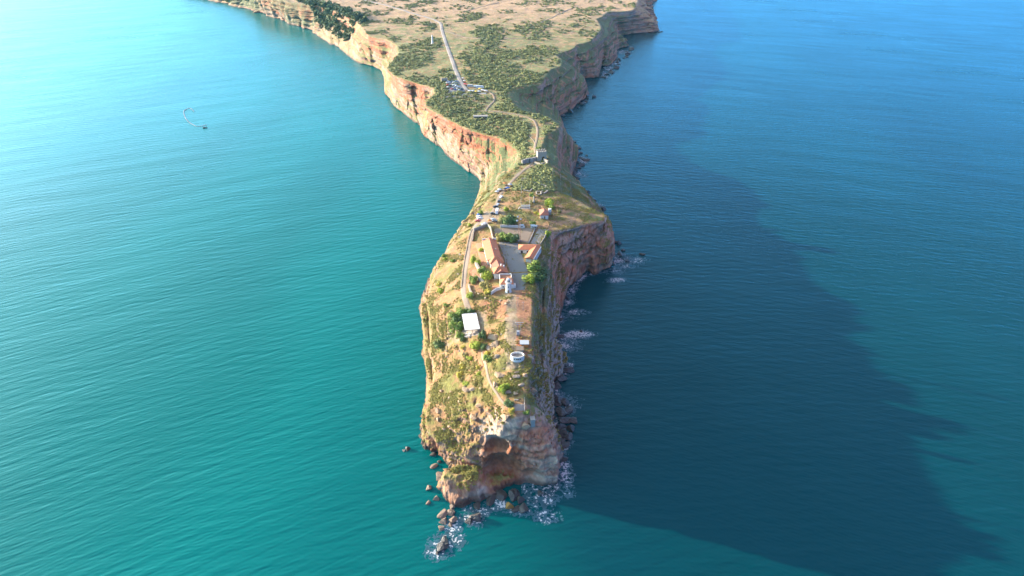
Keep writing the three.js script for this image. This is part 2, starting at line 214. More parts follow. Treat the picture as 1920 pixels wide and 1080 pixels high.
function nearLine(pts, x, z) { let d = 1e18; for (let i = 1; i < pts.length; i++) { const [ax, az] = pts[i - 1], [bx, bz] = pts[i], ex = bx - ax, ez = bz - az, t = clamp(((x - ax) * ex + (z - az) * ez) / (ex * ex + ez * ez + 1e-9)); d = Math.min(d, (x - ax - ex * t) ** 2 + (z - az - ez * t) ** 2); } return Math.sqrt(d); }
const nearRoad = (x, z) => { let d = 1e9; for (const r of ROADS) d = Math.min(d, nearLine(r, x, z)); return d; };
const BARE = [[0,-341.9,4.5,42,0],[7.6,-344.3,5,42,1],[1.5,-302.8,6,8,0],[-24.1,-404.7,7,9,1],[-27.5,-349.4,14,10,0],[-10.1,-356.5,7,10,1],[-17.5,-500.4,12,14,0]];
// colours of rock, soil and grass
{
  const P = ground.attributes.position, N = ground.attributes.normal, C = new Float32Array(P.count * 3), U = new Float32Array(P.count * 2);
  const mix3 = (a, b, t) => [lerp(a[0], b[0], t), lerp(a[1], b[1], t), lerp(a[2], b[2], t)];
  for (let i = 0; i < P.count; i++) {
    const x = P.getX(i), y = P.getY(i), z = P.getZ(i), ny = N.getY(i), dist = -z;
    U[2 * i] = (x + 0.7 * y) / 14; U[2 * i + 1] = (z + 0.7 * y) / 14;
    const a = fbm(x / 26, y / 26, z / 26, 3), b = fbm(x / 7, y / 7, z / 7 + 40, 3), c = noise(x / 2.1, y / 2.1, z / 2.1), strata = noise(x / 60, y / 2.2 + 2 * a, z / 60);
    const farL = step(-560, -640, z) * step(40, -20, x + (z + 600) * 0.02);
    // rock
    const nx = N.getX(i), nearRight = x > 8 && z > -425 ? 1 : 0, tip = step(-272, -262, z) * step(-18, -8, x);
    const red = clamp(0.3 + 1.7 * a + 0.6 * strata + farL * step(16, 30, y + 18 * a) * 0.85 - farL * 0.12 + (x > 25 && z < -420 ? 0.6 * step(46, 34, y) : 0) + tip * 1.1 * step(1.6, 1.1, Math.hypot((x + 5) / 12, (y - 11) / 10) + 0.6 * b) - nearRight * 0.35 * (1 - tip));
    let rock = mix3(tip ? [0.58, 0.43, 0.31] : nearRight ? [0.58, 0.43, 0.32] : x > 20 && z < -420 ? [0.56, 0.38, 0.27] : [0.37, 0.255, 0.18], x > 5 ? [0.60, 0.225, 0.11] : [0.42, 0.135, 0.055], red);  // paler, redder rock at tip and right: lifted shade put into the colour
    rock = mix3(rock, [0.26, 0.225, 0.18], clamp(0.25 + 1.7 * b + 0.5 * strata) * (farL || tip ? 0.3 : 0.55));
    if (nearRight) rock = mix3(rock, [0.40, 0.32, 0.25], 0.4 * (1 - tip));
    const wet = step(3.2 + 2 * b, 0.8, y);
    rock = mix3(rock, [0.055, 0.048, 0.04], wet * 0.85);
    // ground cover
    const plateau = step(-1200, -1750, z + 420 * a), mid = step(-540, -600, z) * (1 - plateau), lush = clamp(0.52 + 1.5 * a + 1.5 * b + 0.35 * c + mid * 0.28 - plateau * 0.6);
    let grass = mix3([0.42, 0.225, 0.10], [0.185, 0.175, 0.04], lush);
    grass = mix3(grass, [0.20, 0.215, 0.075], mid * clamp(0.6 + 1.5 * b)); grass = mix3(grass, [0.50, 0.345, 0.20], plateau * clamp(0.6 - 1.4 * b));
    if (x > (z < -425 ? -40 : 6) && z < -268 && z > -1700) { const below = signedTo(RIM, x, z); grass = mix3(grass, [0.115, 0.15, 0.05], step(-4, 3, below + 5 * b) * (z < -425 ? step(0, 30, x - (z < -560 ? -40 : 0)) : 1) * 0.9); }
    const soil = clamp((fbm(x / 12 + 50, 0, z / 12, 3) - 0.14) * 5) * (1 - plateau);
    grass = mix3(grass, [0.50, 0.27, 0.13], soil * 0.7);
    for (const [bx, bz, rx, rz, k] of BARE) if (Math.abs(x - bx) < rx * 1.4 && Math.abs(z - bz) < rz * 1.4) { const q = Math.max(Math.abs(x - bx) / rx, Math.abs(z - bz) / rz) + 0.5 * b + 0.25 * a; grass = mix3(grass, k ? [0.44, 0.20, 0.10] : [0.38, 0.29, 0.19], step(1.05, 0.85, q) * clamp(0.75 - 0.9 * b)); }
    const cover = step(0.50, 0.80, ny + 0.42 * clamp(-nx) * (z > -430 ? 1 : 0) - (tip ? 0.2 : nearRight ? (y > 33 + 14 * b ? -0.28 : 0.2) : x > 30 && z > -560 ? 0.24 : 0) + 0.30 * b + 0.14 * c) * (1 - wet) * (1 - step(-252, -247, z + 4 * b) * 0.9) * (z > -267 && x > -17 && y < 35 && y > 10 ? 0.15 : 1);
    let col = mix3(rock, grass, cover);
    if (z < -1600 && x < -250) { const r = signedTo(RIM, x, z); col = mix3(col, [0.12, 0.16, 0.06], step(-20, 5, r + 30 * b) * step(-1600, -1850, z + 250 * a) * clamp(0.85 - 1.2 * b) * step(3, 7, y)); }
    const v = (1 + 0.34 * c + 0.3 * b) * (1 - (1 - cover) * 0.3 * clamp(strata * 1.8));
    C[3 * i] = col[0] * v; C[3 * i + 1] = col[1] * v; C[3 * i + 2] = col[2] * v;
  }
  ground.setAttribute('color', new THREE.BufferAttribute(C, 3)); ground.setAttribute('uv', new THREE.BufferAttribute(U, 2));
}
const groundMat = new THREE.MeshStandardMaterial({ vertexColors: true, roughness: 0.95, map: grainTex, bumpMap: reliefTex, bumpScale: 1.1 });
structure('headland', ground, groundMat);

// ---------------------------------------------------------------- the sea
{
  const n1 = 1024, A = waveTex(n1, 46, 9, 60, 0.75, 0.9), nrm = new Uint8Array(n1 * n1 * 4), size1 = 110;
  for (let j = 0; j < n1; j++) for (let i = 0; i < n1; i++) {
    const h = (p, q) => A.h[((q + n1) % n1) * n1 + ((p + n1) % n1)] / A.hi * 0.2, m = size1 / n1;
    const dx = (h(i + 1, j) - h(i - 1, j)) / (2 * m), dy = (h(i, j + 1) - h(i, j - 1)) / (2 * m), l = Math.hypot(dx, dy, 1), o = (j * n1 + i) * 4;
    nrm[o] = 127.5 - 127.5 * dx / l; nrm[o + 1] = 127.5 - 127.5 * dy / l; nrm[o + 2] = 127.5 + 127.5 / l; nrm[o + 3] = 255;
  }
  const normalMap = new THREE.DataTexture(nrm, n1, n1); normalMap.wrapS = normalMap.wrapT = THREE.RepeatWrapping; normalMap.magFilter = THREE.LinearFilter; normalMap.needsUpdate = true;
  const B = waveTex(512, 40, 5, 34, 0.6, 0.7), bumpMap = dataTex(512, (u, v) => { const g = 127.5 + 127.5 * B.h[Math.round(v * 512) % 512 * 512 + Math.round(u * 512) % 512] / B.hi; return [g, g, g]; }, false);
  normalMap.repeat.set(1 / size1, 1 / size1); bumpMap.repeat.set(1 / 430, 1 / 430);
  const roughnessMap = dataTex(512, (u, v) => { const q = clamp(150 + 48 * (0.7 * tileNoise(u, v, 5, 21) + 0.5 * tileNoise(u, v, 13, 22) + 0.3 * tileNoise(u, v, 31, 23)), 60, 255); return [q, q, q]; }); roughnessMap.repeat.set(1 / 900, 1 / 420);
  const g = new THREE.PlaneGeometry(16000, 16000, 400, 400); g.rotateX(-Math.PI / 2); g.translate(0, 0, -3000);
  const P = g.attributes.position, U = g.attributes.uv;
  for (let i = 0; i < P.count; i++) { // wave crests bend round the cape
    let x = P.getX(i), z = P.getZ(i);
    x = Math.sign(x) * Math.pow(Math.abs(x) / 8000, 2.2) * 8000; const zz = (z + 3000) / 8000; z = -700 + Math.sign(zz) * Math.pow(Math.abs(zz), 2.2) * 8000;
    P.setXYZ(i, x, 0, z); U.setXY(i, x, -(z - 170 * Math.log(Math.cosh(x / 300))));
  }
  g.computeVertexNormals();
  const C = new Float32Array(P.count * 3); // water colour: sun glitter painted in as lighter turquoise on the left, bluer right
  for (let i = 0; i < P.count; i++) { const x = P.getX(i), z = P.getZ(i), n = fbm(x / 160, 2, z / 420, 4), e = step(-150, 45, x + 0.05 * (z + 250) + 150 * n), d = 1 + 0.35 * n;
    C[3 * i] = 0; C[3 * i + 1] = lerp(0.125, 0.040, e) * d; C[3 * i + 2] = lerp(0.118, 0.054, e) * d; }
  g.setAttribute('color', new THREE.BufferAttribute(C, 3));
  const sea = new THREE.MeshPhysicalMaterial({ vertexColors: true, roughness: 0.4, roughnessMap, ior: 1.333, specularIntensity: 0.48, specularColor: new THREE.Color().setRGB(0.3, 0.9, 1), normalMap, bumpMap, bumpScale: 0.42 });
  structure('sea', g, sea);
}
// ---------------------------------------------------------------- materials
const rgb = (r, g, b) => new THREE.Color().setRGB(r, g, b);
const mat = (r, g, b, rough = 0.85, more = {}) => new THREE.MeshStandardMaterial({ color: rgb(r, g, b), roughness: rough, ...more });
const tileMap = dataTex(256, (u, v) => { const row = (v * 16) % 1, col = Math.abs(Math.sin(u * 16 * Math.PI)), n = tileNoise(u, v, 22, 8) * 26 + tileNoise(u, v, 5, 9) * 22; const g = clamp(196 + n + 22 * (noise(Math.floor(u * 16) * 1.7, Math.floor(v * 16) * 2.3, 0.5)), 90, 255); return [g, g, g]; });
const tileBump = dataTex(256, (u, v) => { const row = (v * 16) % 1, g = 90 + 110 * Math.abs(Math.sin(u * 16 * Math.PI)) + 50 * row; return [clamp(g, 0, 255), g, g].map((q) => clamp(q, 0, 255)); });
const paveMap = dataTex(512, (u, v) => { const n = 26; const r = Math.floor(v * n), c = Math.floor(u * n + (r % 2) * 0.5), fu = (u * n + (r % 2) * 0.5) % 1, fv = (v * n) % 1; const joint = Math.min(fu, 1 - fu, fv, 1 - fv) < 0.07; const g = joint ? 120 : 196 + 34 * noise(c * 3.7 % 91, r * 5.3 % 77, 0.3) + 20 * tileNoise(u, v, 60, 12); return [clamp(g, 0, 255), clamp(g * 0.98, 0, 255), clamp(g * 0.94, 0, 255)]; });
const wallMap = dataTex(256, (u, v) => { const g = clamp(218 + 26 * tileNoise(u, v, 6, 14) + 22 * tileNoise(u, v, 34, 15), 100, 255); return [g, g * 0.99, g * 0.97]; });
const M = {
  white: mat(0.70, 0.68, 0.63, 0.8, { map: wallMap }), roof: mat(0.60, 0.21, 0.095, 0.85, { map: tileMap, bumpMap: tileBump, bumpScale: 0.05 }), roofOld: mat(0.46, 0.17, 0.10, 0.9, { map: tileMap, bumpMap: tileBump, bumpScale: 0.05 }),
  stone: mat(0.44, 0.37, 0.28, 0.95, { map: grainTex, bumpMap: reliefTex, bumpScale: 0.08 }), greyStone: mat(0.33, 0.31, 0.28, 0.95, { map: grainTex, bumpMap: reliefTex, bumpScale: 0.08 }),
  pave: mat(0.30, 0.235, 0.185, 0.95, { map: paveMap, bumpMap: paveMap, bumpScale: 0.03 }), asphalt: mat(0.20, 0.195, 0.19, 0.95, { map: grainTex }), dust: mat(0.27, 0.205, 0.145, 1, { map: grainTex }), brickPave: mat(0.47, 0.23, 0.13, 0.95, { map: paveMap }), concrete: mat(0.30, 0.265, 0.23, 0.9, { map: grainTex }), redEarth: mat(0.42, 0.22, 0.12, 1, { map: grainTex }),
  wood: mat(0.22, 0.13, 0.07, 0.8), darkWood: mat(0.10, 0.06, 0.04, 0.8), orange: mat(0.55, 0.20, 0.05, 0.8), glass: mat(0.02, 0.03, 0.04, 0.12), steel: mat(0.42, 0.42, 0.42, 0.45, { metalness: 0.7 }), rust: mat(0.28, 0.17, 0.11, 0.7, { metalness: 0.3 }), tyre: mat(0.02, 0.02, 0.02, 0.9), canvas: mat(0.60, 0.585, 0.55, 0.9, { side: THREE.DoubleSide }), trunk: mat(0.13, 0.09, 0.06, 0.95), dark: mat(0.03, 0.03, 0.035, 0.6), redPaint: mat(0.5, 0.04, 0.03, 0.5), bluePaint: mat(0.05, 0.12, 0.35, 0.5), yellow: mat(0.72, 0.50, 0.08, 0.8), greyPaint: mat(0.35, 0.37, 0.39, 0.5),
};
const Y = (x, z) => topHeight(x, z);
const box = (w, h, d, x = 0, y = 0, z = 0) => { const g = new THREE.BoxGeometry(w, h, d); g.translate(x, y + h / 2, z); return g; };
const cyl = (r0, r1, h, x = 0, y = 0, z = 0, n = 12) => { const g = new THREE.CylinderGeometry(r1, r0, h, n); g.translate(x, y + h / 2, z); return g; };
const bar = (a, b, r, n = 6) => { const A = new THREE.Vector3(...a), B = new THREE.Vector3(...b), L = A.distanceTo(B), g = new THREE.CylinderGeometry(r, r, L, n); g.translate(0, L / 2, 0); g.applyQuaternion(new THREE.Quaternion().setFromUnitVectors(new THREE.Vector3(0, 1, 0), B.clone().sub(A).normalize())); g.translate(...a); return g; };
const merge = (list) => mergeGeometries(list.map((g) => g.index ? g.toNonIndexed() : g));
function roofGeo(L, W, H, hip, y, over = 0.45) { // ridge along z
  const a = W / 2 + over, b = L / 2 + over, r = hip ? Math.max(0.05, b - a * hip) : b, v = [], u = [], t = 0.22;
  const tri = (p, q, s) => { const A = new THREE.Vector3(...p), B = new THREE.Vector3(...q), C = new THREE.Vector3(...s), n = B.clone().sub(A).cross(C.clone().sub(A)).normalize(), side = Math.abs(n.x) > Math.abs(n.z); for (const w of [p, q, s]) { v.push(...w); u.push((side ? w[2] : w[0]) / 4, Math.hypot(side ? w[0] : w[2], w[1]) / 4); } };
  const e = [[-a, y, -b], [a, y, -b], [a, y, b], [-a, y, b]], lowE = e.map((p) => [p[0], y - t, p[2]]), R0 = [0, y + H, -r], R1 = [0, y + H, r];
  tri(e[1], R0, R1); tri(e[1], R1, e[2]); tri(e[3], R1, R0); tri(e[3], R0, e[0]); tri(e[2], R1, e[3]); tri(e[0], R0, e[1]);
  for (let i = 0; i < 4; i++) { const j = (i + 1) % 4; tri(lowE[i], e[i], e[j]); tri(lowE[i], e[j], lowE[j]); }
  tri(lowE[0], lowE[1], lowE[2]); tri(lowE[0], lowE[2], lowE[3]);
  const g = new THREE.BufferGeometry(); g.setAttribute('position', new THREE.Float32BufferAttribute(v, 3)); g.setAttribute('uv', new THREE.Float32BufferAttribute(u, 2)); g.computeVertexNormals(); return g;
}
function frame(A, B, C) { // a rectangle from two ends of its left side and one point of its right side
  const dx = B[0] - A[0], dz = B[1] - A[1], L = Math.hypot(dx, dz), ux = dx / L, uz = dz / L, w = (C[0] - A[0]) * uz - (C[1] - A[1]) * ux;
  return { L, W: Math.abs(w), x: A[0] + ux * L / 2 + uz * w / 2, z: A[1] + uz * L / 2 - ux * w / 2, turn: Math.atan2(ux, uz) };
}
function house(name, label, f, wallH, roofH, hip, roofMat = M.roof, windows = 3) {
  const o = thing(name, label, 'house', [f.x, Y(f.x, f.z), f.z], f.turn);
  part(o, 'wall', box(f.W, wallH + 1.2, f.L, 0, -1.2, 0), M.white);
  part(o, 'roof', roofGeo(f.L, f.W, roofH, hip, wallH + 0.2), roofMat);
  for (let i = 0; i < windows; i++) for (const s of [-1, 1]) { const w = part(o, 'window', box(0.12, 1.2, 1.0, s * (f.W / 2 + 0.02), 1.1, lerp(-0.36, 0.36, windows > 1 ? i / (windows - 1) : 0.5) * f.L), M.glass); part(w, 'sill', box(0.2, 0.1, 1.2, s * (f.W / 2 + 0.08), 1.0, lerp(-0.36, 0.36, windows > 1 ? i / (windows - 1) : 0.5) * f.L), M.stone); }
  part(o, 'door', box(1.1, 2.1, 0.12, 0.3, 0, f.L / 2 + 0.03), M.wood);
  return o;
}
function wallLine(name, label, pts, h, t, m, category = 'wall', group) {
  const list = [], [ox, oz] = pts[0], oy = Y(ox, oz);
  for (let i = 1; i < pts.length; i++) { const [ax, az] = pts[i - 1], [bx, bz] = pts[i], L = Math.hypot(bx - ax, bz - az), n = Math.max(1, Math.round(L / 2.5)); for (let k = 0; k < n; k++) { const px = lerp(ax, bx, (k + 0.5) / n), pz = lerp(az, bz, (k + 0.5) / n), g = box(t, h + 1.2 + 0.12 * rnd(), L / n + t * 0.5, 0, -1.2, 0); g.rotateY(Math.atan2(bx - ax, bz - az)); g.translate(px - ox, Y(px, pz) - oy, pz - oz); list.push(g); } }
  return single(name, merge(list), m, label, category, [ox, oy, oz], 0, group);
}
function ribbon(name, pts, width, m, lift = 0.14) {
  const curve = new THREE.CatmullRomCurve3(pts.map(([x, z]) => new THREE.Vector3(x, 0, z)), false, 'centripetal'), len = curve.getLength(), far = -pts[0][1] > 600 ? 3 : 1.2, n = Math.ceil(len / far), v = [], u = [], idx = [], q = 6;
  for (let i = 0; i <= n; i++) { const p = curve.getPointAt(i / n), t = curve.getTangentAt(i / n), wob = 1 + 0.16 * noise(i * far / 6, 7, pts[0][0]); for (let k = 0; k <= q; k++) { const s = (k / q - 0.5) * width * wob, x = p.x - t.z * s, z = p.z + t.x * s, edge = k === 0 || k === q; v.push(x, Y(x, z) + (edge ? -0.25 : lift), z); u.push((k / q) * width / 9, i * far / 9); } }
  for (let i = 0; i < n; i++) for (let k = 0; k < q; k++) { const a = i * (q + 1) + k, b = a + q + 1; idx.push(a, a + 1, b, a + 1, b + 1, b); }
  const g = new THREE.BufferGeometry(); g.setAttribute('position', new THREE.Float32BufferAttribute(v, 3)); g.setAttribute('uv', new THREE.Float32BufferAttribute(u, 2)); g.setIndex(idx); g.computeVertexNormals();
  if (g.attributes.normal.getY(0) + g.attributes.normal.getY(10) < 0) { for (let i = 0; i < idx.length; i += 3) [idx[i], idx[i + 1]] = [idx[i + 1], idx[i]]; g.setIndex(idx); g.computeVertexNormals(); }
  return structure(name, g, m);
}
function patch(name, [A, B, C, D], m, lift = 0.1) { // paved yard between four corners, following the ground
  const n = Math.ceil(Math.hypot(A[0] - B[0], A[1] - B[1]) / 1.2), k = Math.ceil(Math.hypot(A[0] - D[0], A[1] - D[1]) / 1.2), v = [], u = [], idx = [];
  for (let i = 0; i <= n; i++) for (let j = 0; j <= k; j++) { const s = i / n, t = j / k, e = i === 0 || j === 0 || i === n || j === k, x = lerp(lerp(A[0], B[0], s), lerp(D[0], C[0], s), t), z = lerp(lerp(A[1], B[1], s), lerp(D[1], C[1], s), t); v.push(x, Y(x, z) + (e ? -0.2 : lift), z); u.push(x / 9, z / 9); }
  for (let i = 0; i < n; i++) for (let j = 0; j < k; j++) { const a = i * (k + 1) + j, b = a + k + 1; idx.push(a, b, a + 1, a + 1, b, b + 1); }
  const g = new THREE.BufferGeometry(); g.setAttribute('position', new THREE.Float32BufferAttribute(v, 3)); g.setAttribute('uv', new THREE.Float32BufferAttribute(u, 2)); g.setIndex(idx); g.computeVertexNormals();
  if (g.attributes.normal.getY(k + 3) < 0) { for (let i = 0; i < idx.length; i += 3) [idx[i], idx[i + 1]] = [idx[i + 1], idx[i]]; g.setIndex(idx); g.computeVertexNormals(); }
  return structure(name, g, m);
}

// ---------------------------------------------------------------- paths, road, yards
ribbon('cobbled_path', [[-27.3,-492.9],[-30.3,-482.9],[-31.9,-466.4],[-32.8,-451.4],[-32.9,-426.1],[-33.1,-403.4],[-32.7,-386.1],[-30.4,-371.8],[-27.5,-362.2]], 4.2, M.pave);
ribbon('cape_road', [[-25.1,-493.5],[-19.6,-498],[-15.6,-511.7],[-12.9,-530.6],[-10.4,-551.2],[-6.8,-569.9],[-1,-582.2],[5.1,-596.7],[10.3,-609.2],[15.7,-622.3],[21.2,-633.9]], 3.8, M.dust);
ribbon('footpath', [[-18,-321.5],[-16.5,-314],[-14.5,-302.5],[-13.4,-295.7],[-11.1,-287.8],[-8.6,-281.9],[-5.7,-275.7],[-2.2,-270],[0.6,-268.1]], 1.5, M.dust);
ribbon('track', [[24.3,-662.8],[24.4,-685.8],[26.8,-706.8],[28.8,-732.7],[28.5,-759.7],[24.2,-786.3],[13,-801.1],[0,-809.5],[-16.4,-815.9],[-33,-820.3]], 3.2, M.dust, 0.3);
ribbon('track', [[-33,-820.3],[-28.5,-844.7],[-23.1,-877.3],[-25.8,-900.1],[-33.5,-916.8],[-44.1,-927.4],[-55.5,-935.3]], 3, M.dust, 0.35);
ribbon('footpath', [[23.7,-628.8],[15.6,-617.6],[7.7,-606.9],[2.5,-597.3]], 2.2, M.dust);
ribbon('plateau_road', [[-61.3,-919.9],[-71.3,-961.6],[-80.9,-1011.5],[-91.3,-1075.8],[-102,-1146.6],[-120.4,-1267.7],[-138.5,-1392.2],[-153.7,-1497],[-181.6,-1556.4],[-233.4,-1638.1],[-291.7,-1736.2],[-352.5,-1821.8],[-408,-1896]], 7, M.concrete, 0.5);
ribbon('footpath', [[14.9,-727.4],[23.3,-707.7],[25,-687.3]], 1.8, M.dust, 0.3);
ribbon('footpath', [[-33,-820.3],[-59.8,-825.3],[-80.9,-839.6]], 2, M.dust, 0.3);
ribbon('dirt_track', [[-138.5,-1392.2],[-80.6,-1320.1],[-30,-1309.7],[25.1,-1312.7]], 4, M.dust, 0.45);
ribbon('dirt_track', [[26.4,-1391.2],[56,-1482.5],[95.5,-1588.9],[148.4,-1727.9]], 4, M.dust, 0.5);
ribbon('dirt_track', [[-111.4,-1651.4],[-71.5,-1741.9],[-33.7,-1809.5]], 4, M.dust, 0.5);
patch('parking_lot', [[-95.6,-980.1],[-75.6,-979.8],[-63.1,-913.8],[-86.5,-906.9]], M.asphalt, 0.35);
patch('car_yard', [[-29.4,-500.3],[-21,-512.7],[-12.9,-491.2],[-21.9,-477.4]], M.dust, 0.2);
patch('courtyard', [[-11.3,-451.3],[4.8,-448.4],[11.8,-403.1],[-1.5,-402.1]], M.asphalt);
patch('courtyard', [[-1.5,-402.1],[11.8,-403.1],[8.8,-377.5],[0.7,-377.8]], M.asphalt, 0.09);
patch('forecourt', [[-14.6,-473],[18.1,-476.9],[12.8,-447.8],[-12.9,-451.4]], M.dust, 0.12);
patch('terrace', [[20.6,-476.3],[28.7,-476.9],[20.7,-445],[12.8,-447]], M.concrete, 0.13);
patch('brick_yard', [[-28.4,-453.3],[-22.2,-451.1],[-15.4,-411.3],[-21.8,-410.8]], M.brickPave, 0.13);
patch('brick_yard', [[-14,-386.2],[-7.9,-386.9],[-6.7,-377.6],[-13.4,-376.7]], M.brickPave, 0.13);
patch('brick_yard', [[-28.6,-410.8],[-21.7,-410.1],[-19.7,-395.3],[-28.8,-399.9]], M.redEarth, 0.1);
patch('viewing_platform', [[-0.6,-271.5],[6.5,-271.4],[6.7,-266.7],[0.6,-266.1]], M.concrete, 0.25);
patch('dining_terrace', [[-31.2,-348],[-20.1,-341.5],[-18.8,-334.2],[-29.6,-337.6]], M.concrete, 0.15);

// ---------------------------------------------------------------- lighthouse compound
{
  const [x, z] = [-2.3, -376.6], o = thing('lighthouse', 'white round lighthouse tower at the near end of the red-roofed compound', 'lighthouse', [x, Y(x, z), z]); o.scale.set(1.25, 1.18, 1.25);
  part(o, 'tower', new THREE.LatheGeometry([[1.85, -0.6], [1.85, 0], [1.5, 0.5], [1.28, 5.6], [1.55, 5.9], [1.55, 6.1], [0, 6.1]].map((p) => new THREE.Vector2(...p)), 20), M.white);
  part(o, 'gallery', merge([cyl(1.85, 1.85, 0.16, 0, 6.1, 0, 20), ...[...Array(12).keys()].map((i) => bar([1.75 * Math.cos(i / 6 * Math.PI), 6.2, 1.75 * Math.sin(i / 6 * Math.PI)], [1.75 * Math.cos(i / 6 * Math.PI), 7.1, 1.75 * Math.sin(i / 6 * Math.PI)], 0.04, 4)), new THREE.TorusGeometry(1.75, 0.05, 4, 24).rotateX(Math.PI / 2).translate(0, 7.1, 0)]), M.white);
  const l = part(o, 'lantern', cyl(0.85, 0.85, 1.5, 0, 6.26, 0, 10), M.glass); part(l, 'glazing_bars', merge([...Array(10).keys()].map((i) => bar([0.87 * Math.cos(i / 5 * Math.PI), 6.26, 0.87 * Math.sin(i / 5 * Math.PI)], [0.87 * Math.cos(i / 5 * Math.PI), 7.76, 0.87 * Math.sin(i / 5 * Math.PI)], 0.05, 4))), M.white);
  const d = part(o, 'dome', new THREE.LatheGeometry([[1.05, 7.76], [0.95, 8.1], [0.6, 8.5], [0.15, 8.75], [0, 8.78]].map((p) => new THREE.Vector2(...p)), 16), M.white); part(d, 'finial', bar([0, 8.7, 0], [0, 9.6, 0], 0.05), M.steel);
  part(o, 'door', box(0.8, 1.9, 0.2, 0, 0, 1.62), M.wood); part(o, 'window', box(0.5, 0.7, 0.2, 0, 3.4, 1.36), M.glass);
}

{
  const q = [[-21.9,-445.2],[-17.3,-414.1],[-11.4,-441.2]], f = frame(q[0], q[1], q[2]);
  const o = house('long_house', 'long low house with pale orange tiled roof beside the brick yard', f, 3.4, 2.4, 0, M.roof, 6);
  part(o, 'gable_parapet', box(f.W + 0.6, 5.2, 0.5, 0, 0, -f.L / 2 - 0.4), M.white);
  for (const s of [-0.8, 3]) part(o, 'chimney', box(0.8, 1.4, 0.8, s, 4.6, -f.L / 2 + 1.5), M.stone);
  part(o, 'chimney', box(0.8, 1.3, 0.8, 2.6, 4.2, 2), M.stone);
}
{
  const q = [[-16.2,-417.1],[-11.6,-394.9],[-6.7,-412.8]], f = frame(q[0], q[1], q[2]);
  const o = thing('pavilion_house', 'red tiled house with two hipped cross roofs between the long house and the lighthouse', 'house', [f.x, Y(f.x, f.z), f.z], f.turn);
  part(o, 'wall', box(f.W - 1, 4.6, f.L, 0.3, -1.2, 0), M.white); part(o, 'roof', roofGeo(f.L, f.W - 1, 2.1, 0, 3.5), M.roofOld);
  for (const [c, l, w] of [[-0.32, 0.36, 1.12], [0.33, 0.34, 1.12]]) { const a = roofGeo(f.W * w, f.L * l, 3.0, 0.9, 3.75); a.rotateY(Math.PI / 2); a.translate(0, 0, c * f.L); part(o, 'pavilion_roof', a, M.roof); part(o, 'pavilion_wall', box(f.W * w - 0.4, 4.7, f.L * l - 0.4, 0, -1.2, c * f.L), M.white); }
  part(o, 'chimney', box(0.9, 1.8, 0.9, 1.2, 5.4, 0.24 * f.L), M.white); part(o, 'chimney', box(0.9, 1.7, 0.9, 2.8, 5.2, 0.3 * f.L), M.white);
  for (let i = 0; i < 5; i++) part(o, 'window', box(0.12, 1.1, 0.9, -f.W * 0.56 - 0.03, 1.1, lerp(-0.42, 0.42, i / 4) * f.L), M.glass);
  part(o, 'door', box(0.12, 2.1, 1.1, f.W * 0.56 + 0.03, 0, 0.33 * f.L), M.wood);
}
{
  const q = [[-8.7,-393.8],[-7.8,-381],[-0.4,-392.9]], f = frame(q[0], q[1], q[2]);
  const o = thing('keeper_house', 'white keeper house with railed terrace and small red roof against the lighthouse', 'house', [f.x, Y(f.x, f.z), f.z], f.turn);
  part(o, 'wall', box(f.W, 4.4, f.L, 0, -1, 0), M.white);
  part(o, 'terrace_floor', box(f.W - 0.8, 0.12, f.L * 0.46, 0, 3.4, -f.L * 0.25), M.brickPave);
  for (const [w, d, x, z] of [[f.W, 0.4, 0, -f.L / 2 + 0.2], [0.4, f.L * 0.5, -f.W / 2 + 0.2, -f.L * 0.25], [0.4, f.L * 0.36, f.W / 2 - 0.2, -f.L * 0.3]]) part(o, 'parapet', box(w, 1.1, d, x, 3.42, z), M.white);
  const r = roofGeo(f.W, f.L * 0.5, 2.3, 0.9, 3.6); r.rotateY(Math.PI / 2); r.translate(0.3, 0, f.L * 0.24); part(o, 'roof', r, M.roof);
  part(o, 'annex', box(3, 3.2, 3, f.W / 2 + 0.6, -0.6, f.L / 2 - 1), M.white); part(o, 'window', box(1, 1, 0.12, -f.W * 0.25, 1, f.L / 2 + 0.03), M.glass); part(o, 'door', box(1, 2, 0.12, -f.W * 0.02, 0, f.L / 2 + 0.03), M.wood);
}
{
  const q = [[5.1,-438.8],[5,-431],[20.4,-438.6]], f = frame(q[0], q[1], q[2]), y = Y(f.x, f.z);
  const o = thing('corner_house', 'angled orange-roofed building with white back wall on the right edge of the yard', 'house', [f.x, y, f.z], f.turn);
  part(o, 'wall', box(f.W, 4.3, f.L - 1, 0, -1, 0), M.white);
  const a = roofGeo(f.W, f.L, 1.9, 0.9, 3.4); a.rotateY(Math.PI / 2); part(o, 'roof', a, M.roof);
  const w = roofGeo(19, 6.5, 1.7, 0, 3.3), wg = new THREE.Matrix4().makeRotationY(-0.28); w.translate(0, 0, 9); w.applyMatrix4(wg); w.translate(f.W / 2 - 2.6, 0, 0.5); part(o, 'wing_roof', w, M.roof);
  const ww = box(5.6, 4.2, 18, 0, -1, 9); ww.applyMatrix4(wg); ww.translate(f.W / 2 - 2.6, 0, 0.5); part(o, 'wing_wall', ww, M.white);
  const bk = box(0.5, 5.4, 20, 3.3, -1.4, 9); bk.applyMatrix4(wg); bk.translate(f.W / 2 - 2.6, 0, 0.5); part(o, 'back_wall', bk, M.white);
  for (let i = 0; i < 3; i++) part(o, 'doorway', box(1.3, 2.2, 0.14, -f.W * 0.36 + i * 4.2, 0, f.L / 2 - 0.46), M.dark);
}
